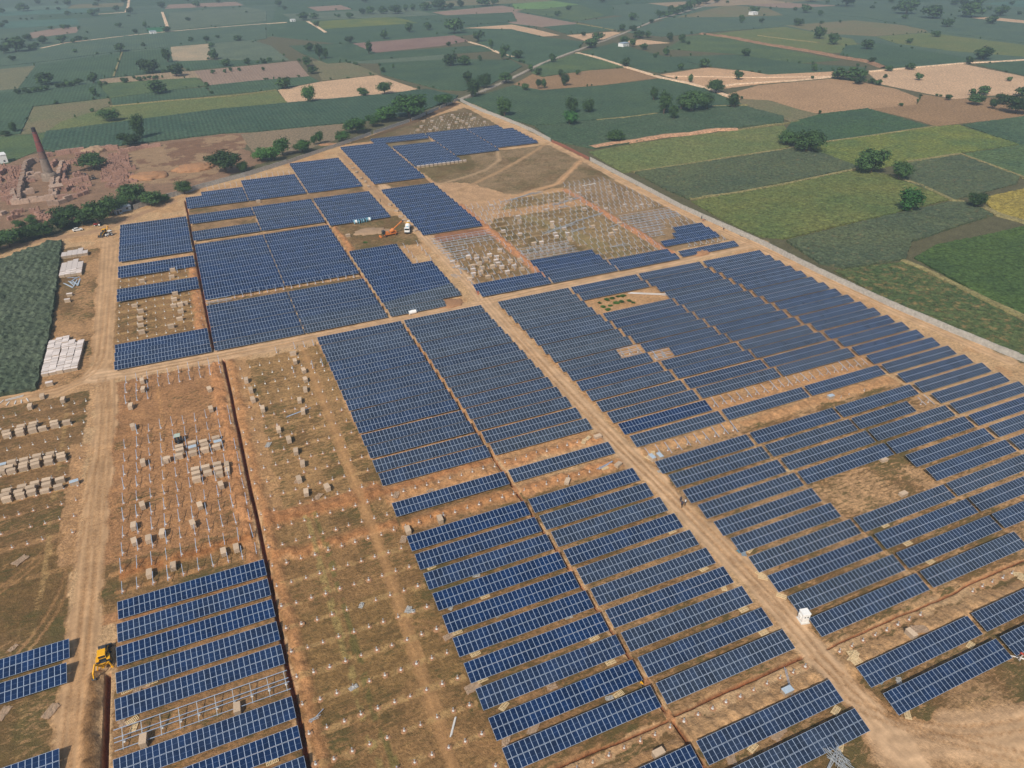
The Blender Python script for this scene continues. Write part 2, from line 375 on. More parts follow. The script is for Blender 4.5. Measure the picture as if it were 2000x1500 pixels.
# posts fields
m = region(rect(-37.0, -5.2, YROW(-0.4), YROW(-17) + .5), .9); blend(m, rgb((182, 134, 92)), .95); grass(m, .33)
m = region(rect(-37.0, -5.2, YROW(-1.0), YROW(-3.3)), 1.5); blend(m, OLV, .5); grass(m, .44)
m = region(rect(-130, -43.4, YROW(-1.5), YROW(-16.8)), .9); blend(m, rgb((150, 116, 78)), .95); grass(m, .40)
m = region(rect(-130, -43.4, YROW(-5.5), YROW(-1)), 2.0); blend(m, rgb((132, 104, 66)), .9); grass(m, .44)
m = region(rect(-46.5, -42.6, YROW(-4), YROW(-12)), 1.4); blend(m, rgb((200, 156, 112)), .9); grass(m, .1)
m = region(rect(-130, -43, 30, YROW(-1.0)), 1.5); blend(m, rgb((176, 138, 96)), .9); grass(m, .50)
m = region(rect(-0.5, 26, YROW(-3.6), YROW(-16.6)), 2.0); blend(m, rgb((176, 138, 92)), .95); grass(m, .40)
m = region(rect(-3.4, 2.5, YROW(-3), YROW(-16.8)), 1.5); blend(m, rgb((196, 152, 106)), .9); grass(m, .25)
m = region(rect(-3.5, 26, YROW(-1.0), YROW(-3.4)), 2.0); blend(m, rgb((160, 124, 80)), .9); grass(m, .42)
m = region(rect(-3.5, 26.2, 30, YROW(-0.9)), 1.2); blend(m, rgb((158, 122, 80)), .97); grass(m, .35)
m = region(rect(-3.5, 26.2, YROW(6), YROW(2)), 5); blend(m, rgb((142, 114, 70)), .5)
# northern half
m = region(rect(-37.5, -8, YROW(-20.9), YROW(-31.2)), .8); blend(m, rgb((160, 124, 82)), .95); grass(m, .36)
m = region(rect(-10.5, -7.2, YROW(-19), YROW(-33)), .8); blend(m, rgb((188, 134, 90)), .9); grass(m, .1)
for (x0, x1, r0, r1) in [(-6, 52, -34.9, -36), (-6, 23, -38.3, -40.2), (-6, 82, -42.3, -44.2), (88, 118, -42.3, -44.2), (-6, 52, -24, -25)]:
    m = region(rect(x0, x1, YROW(r0), YROW(r1)), .5); blend(m, rgb((168, 134, 98)), .9); grass(m, .42)
m = region(rect(53.5, 86, YROW(-29), YROW(-35.6)), 1.2); blend(m, rgb((168, 136, 96)), .9); grass(m, .46)
m = region(rect(89, 118.5, YROW(-20.5), YROW(-28.6)), .8); blend(m, rgb((156, 128, 90)), .95); grass(m, .36)
m = region(rect(88.5, 118.5, YROW(-28.6), YROW(-30.2)), .8); blend(m, rgb((166, 116, 84)), .95); grass(m, .2)
m = region(rect(121, 178, YROW(-20.5), YROW(-35.5)), 1.0); blend(m, rgb((164, 138, 98)), .95); grass(m, .42)
m = region([(134, YROW(-35)), (138, YROW(-35)), (166, YROW(-20)), (154, YROW(-20))], 1.2); blend(m, rgb((150, 136, 88)), .6); grass(m, .35)
m = region(rect(121, 205, YROW(-31.4), YROW(-33.1)), 1.2); blend(m, rgb((206, 162, 118)), .9); grass(m, .2)
m = region(rect(178.5, 211, YROW(-20), YROW(-36.5)), 1.0); blend(m, rgb((166, 138, 104)), .9); grass(m, .36)
for xx in (118.9, 178.4):
    m = region(rect(xx - 1.8, xx + 1.8, YROW(-19.5), YROW(-36)), .8); blend(m, rgb((204, 146, 104)), .95); grass(m, .1)
m = region(rect(120, 215, YROW(-36.5), YROW(-50.5)), 2.0); blend(m, rgb((158, 134, 102)), .95); G[m] = .40 + .3 * (n_a[m] - .5)
m = region([(119, YROW(-30)), (150, YROW(-36)), (138, YROW(-41)), (119, YROW(-43))], 2.0); blend(m, rgb((206, 166, 126)), .95); grass(m, .1)
m = region([(119, YROW(-50.2)), (160, YROW(-51)), (150, YROW(-45)), (120, YROW(-44))], 2.0); blend(m, rgb((132, 116, 80)), .8); grass(m, .44)
m = region(rect(118, 148, YROW(-56), YROW(-58.6)), .6); blend(m, rgb((146, 128, 96)), .95); grass(m, .4)
m = region([(95, YROW(-60)), (170, YROW(-60.2)), (205, YROW(-60.2)), (205, YROW(-72)), (150, YROW(-66)), (105, YROW(-61.5))], 1.5); blend(m, rgb((134, 118, 92)), .9); grass(m, .44)
m = region([(85, 480), (118, 503), (205, 583), (208, 574), (160, 530), (120, 498)], 1); blend(m, rgb((92, 74, 60)), .8)
# storage yard and its margins on the left
m = region(rect(-70, -43, YROW(-17.5), YROW(-38)), 1.5); blend(m, rgb((190, 146, 102)), .8); grass(m, .40)
m = region(rect(-64, -52, YROW(-28), YROW(-39)), 1.5); blend(m, rgb((140, 112, 78)), .8); grass(m, .42)
# brick works
KP = [(at(*p).x, at(*p).y) for p in [(-60, 330), (80, 298), (180, 290), (300, 277), (430, 262), (500, 258), (475, 290), (520, 315), (400, 362), (200, 420), (80, 446), (-60, 500)]]
m = region(KP, 2.0); blend(m, rgb((164, 132, 106), .70)); G[m] = .2
KB = [(at(*p).x, at(*p).y) for p in [(250, 300), (300, 285), (430, 264), (492, 262), (470, 290), (440, 330), (400, 352), (250, 362), (270, 330)]]
m = region(KB, 2.0); blend(m, rgb((182, 150, 116), .70)); G[m] = .2
m = m & (n_a > .55); blend(m, rgb((150, 112, 88), .62), .8)
# spoil along the trenches and in the gap rows
def band_x(x0, x1, y0, y1, c, h=0.0, hump=0.0):
    m = (Y > y0) & (Y < y1) & (X > x0 - 1) & (X < x1 + 1)
    u = (X - (x0 + x1) / 2) / ((x1 - x0) / 2) + wx * 1.4
    k = np.clip(1.3 - np.abs(u) * 1.1, 0, 1) * m
    C[m] = C[m] * (1 - k[m][:, None] * .95) + np.asarray(c) * k[m][:, None] * .95
    G[m] *= (1 - k[m])
    Z[m] += h * k[m] * (0.2 + 1.6 * n_b[m])
def band_y(x0, x1, yc, wd, c, h=0.0, hump=0.0):
    m = (X > x0) & (X < x1) & (np.abs(Y - yc) < wd)
    u = (Y - yc) / (wd / 2) + wy * 1.4
    k = np.clip(1.3 - np.abs(u) * 1.1, 0, 1) * m
    C[m] = C[m] * (1 - k[m][:, None] * .9) + np.asarray(c) * k[m][:, None] * .9
    G[m] *= (1 - k[m])
    hh = h * (0.35 + 1.2 * n_b[m])
    if hump: hh = hh * (1 - hump + hump * np.abs(np.sin((X[m] + 1.2 * wx[m]) * math.pi / 2.6)) ** 0.7 * 1.3)
    Z[m] += k[m] * hh
RED = rgb((206, 148, 100))
band_x(-8.8, -4.9, YROW(-1.2), YROW(-17) , RED, .55); band_x(-3.7, -0.6, 30, YROW(-17), rgb((200, 146, 98)), .45)
band_x(-11.0, -7.5, YROW(-19), YROW(-33), RED, .45)
band_x(56.2, 59, YROW(-3), YROW(-1), RED, .3)
band_x(118.2, 121.4, YROW(-19.5), YROW(-36), rgb((206, 146, 102)), .35); band_x(177.8, 181, YROW(-19.5), YROW(-34), rgb((206, 146, 104)), .35)
band_x(53.5, 57, YROW(-29), YROW(-35), RED, .5)
for (x0, x1, n, c, h) in [(25, 55, -2.75, rgb((206, 152, 102)), .5), (-3, 55, -3.3, rgb((190, 132, 86)), .35), (56.5, 88, -2.95, RED, .6), (-3, 26, -1.35, rgb((196, 138, 90)), .55), (26, 55, -1.1, rgb((200, 142, 92)), .6), (56.5, 88, -1.05, RED, .65),
                          (22, 55, 10.75, rgb((206, 160, 112)), .65), (56, 88, 10.55, rgb((208, 166, 120)), .6), (91, 240, 10.6, rgb((208, 166, 120)), .55), (91, 124, -1.3, rgb((208, 160, 112)), .45), (124, 182, -1.2, rgb((206, 156, 108)), .4), (122, 178, -2.8, rgb((206, 156, 108)), .25),
                          (-34, -6, -2.9, rgb((176, 118, 72)), .5), (-3, 26, -3.75, rgb((186, 130, 86)), .3)]:
    band_y(x0, x1, YROW(n) - 1.0, 4.2, c, h, .55)
# roads and tracks
def track(pts, wd, c, ruts=3, strength=.95):
    P = np.array(pts, float)
    best = np.full(len(X), 1e9); sgn = np.zeros(len(X))
    for (ax, ay), (bx, by) in zip(P[:-1], P[1:]):
        lo, hi = min(ay, by) - wd, max(ay, by) + wd
        m = np.where((Y > lo) & (Y < hi) & (X > min(ax, bx) - wd) & (X < max(ax, bx) + wd))[0]
        dx, dy = bx - ax, by - ay; l2 = dx * dx + dy * dy
        t = np.clip(((X[m] - ax) * dx + (Y[m] - ay) * dy) / l2, 0, 1)
        ex, ey = X[m] - ax - t * dx, Y[m] - ay - t * dy
        d = np.hypot(ex, ey); s_ = np.sign(ex * dy - ey * dx) * d
        q = d < best[m]; best[m[q]] = d[q]; sgn[m[q]] = s_[q]
    m = best < wd
    u = best[m] / (wd / 2) + wx[m] * .9
    k = np.clip((1.15 - u) / .3, 0, 1) * strength
    rut = 0.5 + 0.5 * np.cos((sgn[m] + .5 * wx[m]) * 2 * math.pi / (wd / (ruts + .5)))
    cc = np.asarray(c)[None, :] * (0.78 + 0.26 * rut + 0.16 * (n_a[m] - .5))[:, None]
    C[m] = C[m] * (1 - k[:, None]) + cc * k[:, None]
    G[m] = G[m] * (1 - k) - .9 * k; Z[m] = Z[m] * (1 - k) + k * (.03 + .10 * rut)
RD = rgb((220, 182, 142)); R2_ = rgb((208, 168, 126))
track([(-42, 372), (-41.5, 330), (-41, 285), (-40.6, 240), (-38.6, 224), (-38.2, 205), (-39.2, 165), (-39.8, 130), (-40.6, 108), (-41.0, 92), (-41.2, 20)], 5.6, R2_, 3)
track([(-47, 376), (-38, 352), (-38.8, 300), (-39, 240)], 4.0, R2_, 2, .8)
track([(-130, 236), (-92, 232), (-70, 228), (-52, 226), (-44, 231), (-40, 240)], 5.0, R2_, 2)
track([(-42, 231), (-30, 229.6), (-4, 228.6), (40, 228.2), (91, 228.6), (146, 231.5), (221, 235.5)], 7.6, RD, 3)
track([(94, 470), (92, 352), (90, 291), (89.6, 240), (88.6, 226), (88.2, 177), (88.6, 135), (89.3, 105), (90, 75), (88, 46), (87, 20)], 5.6, RD, 3)
track([(86, 465), (87, 400), (86.5, 352)], 3.4, rgb((190, 152, 116)), 2, .8)
track([(214, 575), (214, 520), (215, 432), (215.5, 384), (214, 330), (214, 262), (217, 235), (218, 190), (220, 160), (224, 120)], 5.0, RD, 2, .8)
track([(88, 40), (120, 30), (160, 34), (230, 30)], 9, RD, 3, .7)
track([(20.6, 224), (20.4, 180), (20.1, 143), (19.7, 113), (18.4, 85), (17.3, 60)], 2.4, rgb((196, 150, 102)), 1, .7)
track([(178, 430), (170, 408), (155, 392), (140, 384), (119, 376)], 2.6, rgb((196, 164, 126)), 1, .8)
track([(214, 432), (190, 410), (160, 385), (128, 362)], 2.6, rgb((196, 158, 116)), 1, .8)
track([(213, 385), (180, 350), (150, 340), (135, 335)], 3.4, rgb((212, 168, 124)), 1, .9)
track([(-84, 371), (-60, 374), (-44, 377), (-30, 392), (-12, 408)], 5, rgb((190, 152, 118)), 2, .85)
band_x(-39.2, -36.2, 20, 112, rgb((136, 102, 68)), 1.0)
# reddish excavated rings beside the road crossing
def ruts(pts, gap=1.7, a=.45, c=(182, 138, 94)):
    P_ = np.array(pts, float)
    for sd in (-gap / 2, gap / 2):
        for (ax, ay), (bx, by) in zip(P_[:-1], P_[1:]):
            dx, dy = bx - ax, by - ay; l_ = math.hypot(dx, dy); nx_, ny_ = -dy / l_ * sd, dx / l_ * sd
            m = np.where((Y > min(ay, by) - 2) & (Y < max(ay, by) + 2) & (X > min(ax, bx) - 2) & (X < max(ax, bx) + 2))[0]
            t = ((X[m] - ax - nx_) * dx + (Y[m] - ay - ny_) * dy) / (l_ * l_); tt = np.clip(t, 0, 1)
            d = np.hypot(X[m] - ax - nx_ - tt * dx, Y[m] - ay - ny_ - tt * dy)
            k = np.clip((.42 - d) / .25, 0, 1) * a
            C[m] = C[m] * (1 - k[:, None]) + rgb(c) * k[:, None]; Z[m] -= .10 * k; G[m] *= (1 - k)
def curve(pts, n=10):
    out = []
    for i in range(len(pts) - 1):
        p0 = pts[max(i - 1, 0)]; p1 = pts[i]; p2 = pts[i + 1]; p3 = pts[min(i + 2, len(pts) - 1)]
        for k in range(n):
            t = k / n; out.append(tuple(.5 * (2 * p1[j] + (p2[j] - p0[j]) * t + (2 * p0[j] - 5 * p1[j] + 4 * p2[j] - p3[j]) * t * t + (3 * p1[j] - p0[j] - 3 * p2[j] + p3[j]) * t ** 3) for j in (0, 1)))
    return out + [pts[-1]]
for p_, g_ in [([(88, 60), (92, 44), (104, 36), (125, 33), (160, 38)], 1.8), ([(86, 50), (96, 38), (112, 27), (140, 24)], 1.6), ([(-40, 230), (-38.4, 200), (-39.6, 160), (-40, 125), (-41.5, 90), (-41, 50)], 1.8), ([(-39, 226), (-37.6, 205), (-38.2, 170), (-39.4, 135), (-40.2, 90)], 1.7),
               ([(-60, 227), (-46, 231), (-41, 245), (-40, 300)], 1.7), ([(-34, 229), (40, 229.2), (90, 230)], 1.8), ([(-30, 227.4), (40, 227), (86, 226)], 1.7), ([(91, 229), (150, 232.6), (218, 236)], 1.8), ([(87, 200), (88.4, 140), (90, 90), (88, 50)], 1.8), ([(89.8, 215), (87.6, 160), (89.6, 110), (90.6, 70)], 1.7),
               ([(-34, 205), (-20, 199), (-9, 203)], 1.8), ([(-33, 203), (-18, 196.5), (-8, 199)], 1.8), ([(17.5, 75), (24, 68), (34, 66)], 1.5), ([(18, 100), (24, 96), (26, 92)], 1.4), ([(214, 420), (215, 330), (215, 262), (219, 200), (223, 140)], 1.8), ([(-60, 140), (-50, 150), (-43, 165), (-40, 190)], 1.7), ([(-52, 120), (-45, 135), (-42, 160)], 1.7)]:
    ruts(curve(p_), g_)
def slot(x0, x1, y0, y1, xc, wd, depth, wob=0.25):
    m = (Y > y0) & (Y < y1)
    c = xc + wob * (vnoise(Y / 7.0, Y * 0 + xc, 5) - .5) * 2 * 0.5
    d = np.abs(X - c)
    k = np.clip((wd / 2 + .12 - d) / .22, 0, 1) * m
    mm = k > 0
    Z[mm] = Z[mm] * (1 - k[mm]) - depth * k[mm]; C[mm] = C[mm] * (1 - k[mm][:, None]) + rgb((150, 84, 52)) * k[mm][:, None]; G[mm] = 0
def slot_y(y0, x0, x1, wd, depth):
    m = (X > x0) & (X < x1)
    c = y0 + .5 * (vnoise(X / 5.0, X * 0 + y0, 9) - .5)
    k = np.clip((wd / 2 + .12 - np.abs(Y - c)) / .22, 0, 1) * m
    mm = k > 0
    Z[mm] = Z[mm] * (1 - k[mm]) - depth * k[mm]; C[mm] = C[mm] * (1 - k[mm][:, None]) + rgb((150, 88, 56)) * k[mm][:, None]; G[mm] = 0
slot(0, 0, 20, YROW(-17.2), -4.2, .75, 1.3)
slot(0, 0, 20, 111, -35.3, .95, 1.5, .05)
slot(0, 0, YROW(-18.6), YROW(-47), -6.7, .8, 1.1)
slot(0, 0, YROW(-18.8), YROW(-42), 52.75, .6, .8)
slot(0, 0, 20, YROW(-17), 55.7, .55, .9)
slot(0, 0, YROW(-28.7), YROW(-25), 78, .4, .6)
slot_y(TRY[0], 21, 55.5, .4, .7); slot_y(TRY[0] + .3, 56, 86, .4, .7); slot_y(TRY[0], 91, 240, .35, .6)
# earth bridges over the trenches between the rows
for xc in (55.7, 52.75):
    for n in (list(range(-16, 11)) if xc > 55 else [k + .2 for k in range(-42, -18)]):
        yb = YROW(n) + 1.0 + .5 * math.sin(n * 2.3); m = (np.abs(Y - yb) < .75 + .5 * math.sin(n * 5.1)) & (np.abs(X - xc) < .7)
        Z[m] = np.maximum(Z[m], -.05); C[m] = rgb((196, 142, 98))
# straw lines along the rows of footings and faint wheel lines
def straw(x0, x1, r0, r1, c, off=-1.3, a=.6, w=.7, st=1):
    for r_ in range(r0, r1, st):
        yc = YROW(r_) + off
        m = (X > x0) & (X < x1) & (np.abs(Y - yc + 1.2 * (n_a - .5)) < w * (.5 + n_c)) & (n_b > .42)
        blend(m, c, a); G[m] = np.minimum(G[m], .12)
SW = rgb((196, 160, 108))
straw(-3, 26, 0, 12, SW); straw(-36, -6, -12, -1, rgb((206, 152, 100)), a=.45); straw(-110, -43, -16, -3, rgb((186, 144, 98)), a=.5); straw(0, 26, -16, -3, rgb((196, 156, 106)), a=.6, w=.5); straw(-37, -9, -31, -21, SW, a=.5)
straw(90, 118, -27, -20, rgb((190, 152, 108)), a=.5); straw(121, 178, -35, -20, rgb((190, 158, 114)), a=.4)
for xc, c in ((6.5, rgb((186, 164, 104))), (8.6, rgb((110, 112, 62))), (-49, SW), (-24, rgb((208, 156, 104)))):
    m = (np.abs(X - xc + 1.8 * (n_a - .5)) < .55) & (Y < YROW(-3) if xc > 0 else Y < YROW(-16)) & (n_b > .38) & (Y > 40); blend(m, c, .6)
# small relief everywhere on the site
rel = (n_b - .5) * .30 + (fbm(X, Y, .9, 2, 77) - .5) * .26
near = np.clip((520 - Y) / 200, 0, 1) * np.clip((X + 200) / 60, 0, 1) * np.clip((300 - X) / 60, 0, 1)
Z += rel * near * np.clip(1 + G, .25, 1)
# low fall of the ground towards the far horizon stays level
me = bpy.data.meshes.new('ground'); nx, ny = len(xs), len(ys)
me.vertices.add(len(X)); me.vertices.foreach_set('co', np.stack([X, Y, Z], 1).astype(np.float32).ravel())
I = np.arange(nx * ny).reshape(ny, nx)
q = np.stack([I[:-1, :-1], I[:-1, 1:], I[1:, 1:], I[1:, :-1]], -1).reshape(-1, 4)
me.loops.add(q.size); me.loops.foreach_set('vertex_index', q.ravel().astype(np.int32))
me.polygons.add(len(q)); me.polygons.foreach_set('loop_start', (np.arange(len(q)) * 4).astype(np.int32)); me.polygons.foreach_set('loop_total', np.full(len(q), 4, np.int32))
me.update()
me.polygons.foreach_set('use_smooth', np.ones(len(q), bool))
a = me.attributes.new('Col', 'FLOAT_COLOR', 'POINT'); a.data.foreach_set('color', np.concatenate([np.clip(C, 0, 1), np.ones((len(X), 1))], 1).astype(np.float32).ravel())
a = me.attributes.new('Grs', 'FLOAT', 'POINT'); a.data.foreach_set('value', G.astype(np.float32))
me.materials.append(M['ground'])
g = link('ground', me); tag(g, 'sandy orange and tan earth of the construction site and the plain around it', 'ground', kind='structure')
ZG = Z.reshape(ny, nx)
def gz(x, y):
    i = min(max(int(np.searchsorted(xs, x)) - 1, 0), nx - 2); j = min(max(int(np.searchsorted(ys, y)) - 1, 0), ny - 2)
    return float(max(ZG[j:j + 2, i:i + 2].max(), 0.0))
del C, G, Z, wx, wy, n_a, n_b, n_c, rel, near

# ================================================================ FIELDS
FIELDS = []
def subdiv(poly, s, jit):
    out = []
    n = len(poly)
    for i in range(n):
        a, b = Vector(poly[i]), Vector(poly[(i + 1) % n]); L_ = (b - a).length; k = max(1, int(L_ / s))
        nrm = Vector((-(b - a).y, (b - a).x)).normalized()
        for j in range(k):
            p = a.lerp(b, j / k)
            if j: p = p + nrm * random.uniform(-jit, jit)
            out.append(p)
    return out
FZ = [0]
def field(desc, pix, mat, h=0.15, s=None, amp=0.0, name='field', cat='field'):
    """pix: outline in photograph pixels; laid on the ground as its own sheet, raised to the height of its crop"""
    poly = [(at(*p).x, at(*p).y) for p in pix]
    cx = sum(p[0] for p in poly) / len(poly); cy = sum(p[1] for p in poly) / len(poly)
    ar = abs(sum(poly[i][0] * poly[(i + 1) % len(poly)][1] - poly[(i + 1) % len(poly)][0] * poly[i][1] for i in range(len(poly)))) / 2
    s = s or max(1.0, math.sqrt(ar / 5000.0))
    bd = subdiv(poly, s * 1.2, min(.9, s * .3))
    x0, x1 = min(p[0] for p in poly), max(p[0] for p in poly); y0, y1 = min(p[1] for p in poly), max(p[1] for p in poly)
    gx, gy = np.meshgrid(np.arange(x0, x1, s), np.arange(y0, y1, s)); gx = gx.ravel(); gy = gy.ravel()
    gx = gx + rng.uniform(-.3, .3, gx.shape) * s; gy = gy + rng.uniform(-.3, .3, gy.shape) * s
    k = pip(gx, gy, poly); gx = gx[k]; gy = gy[k]
    vs_ = [Vector(p) for p in bd] + [Vector((a_, b_)) for a_, b_ in zip(gx, gy)]
    r = delaunay_2d_cdt(vs_, [], [list(range(len(bd)))], 1, 1e-4)
    FZ[0] += 1
    hz = h + 0.006 * (FZ[0] % 12)
    V = np.array([(v.x, v.y) for v in r[0]])
    z = hz + amp * (fbm(V[:, 0], V[:, 1], 3.0, 3, 3) - .5) * 2 + amp * rng.uniform(-.5, .5, len(V))
    me = bpy.data.meshes.new(name)
    vv = [(a_, b_, c_) for (a_, b_), c_ in zip(V, z)]
    # skirt along the outline so that the crop has thickness
    fs = [tuple(f) for f in r[2]]
    from collections import Counter
    ec = Counter()
    for f in fs:
        for i in range(3): ec[(f[i], f[(i + 1) % 3])] += 1
    base = {}
    for (a_, b_) in list(ec):
        if (b_, a_) not in ec:
            for q_ in (a_, b_):
                if q_ not in base: base[q_] = len(vv); vv.append((vv[q_][0], vv[q_][1], -0.3))
            fs.append((b_, a_, base[a_], base[b_]))
    me.from_pydata(vv, [], fs); me.materials.append(mat)
    o = link(name, me); tag(o, desc, cat, kind='structure')
    FIELDS.append((desc, poly, (cx, cy)))
    return o
GAIN = .92
def fc(c, k=GAIN): return pc(c, k)
def fm(c, c2=None, c3=(150, 125, 90), **kw):
    c2 = c2 or tuple(v * 1.12 for v in c)
    return field_mat('crop', fc(c), fc(c2), fc(c3), **kw)
SOIL = lambda c, **kw: fm(c, tuple(min(255, v * 1.07) for v in c), tuple(v * .86 for v in c), gap=.25, bump=.2, **kw)
mG1 = fm((64, 86, 66), (76, 96, 70), rows=.2); mG2 = fm((74, 94, 66), (92, 108, 68), rows=.2, rowdir=1.57); mG3 = fm((92, 108, 62), (118, 122, 60), rows=.18, rowdir=.1); mG4 = fm((66, 88, 68), (76, 98, 72), rows=.2)
mY = fm((98, 110, 68), (110, 114, 70)); mO = fm((112, 112, 80), (122, 112, 84)); mD = fm((74, 86, 66), (88, 96, 68), (150, 126, 90), gap=.42)
mDk = fm((76, 96, 80), (86, 104, 82), rows=.15); mGr = fm((86, 100, 82), (100, 112, 90))
sT = SOIL((188, 156, 124)); sB = SOIL((162, 130, 98)); sP = SOIL((142, 120, 104), rows=.12); sBr = SOIL((140, 112, 82)); sK = SOIL((150, 130, 104), rows=.10)
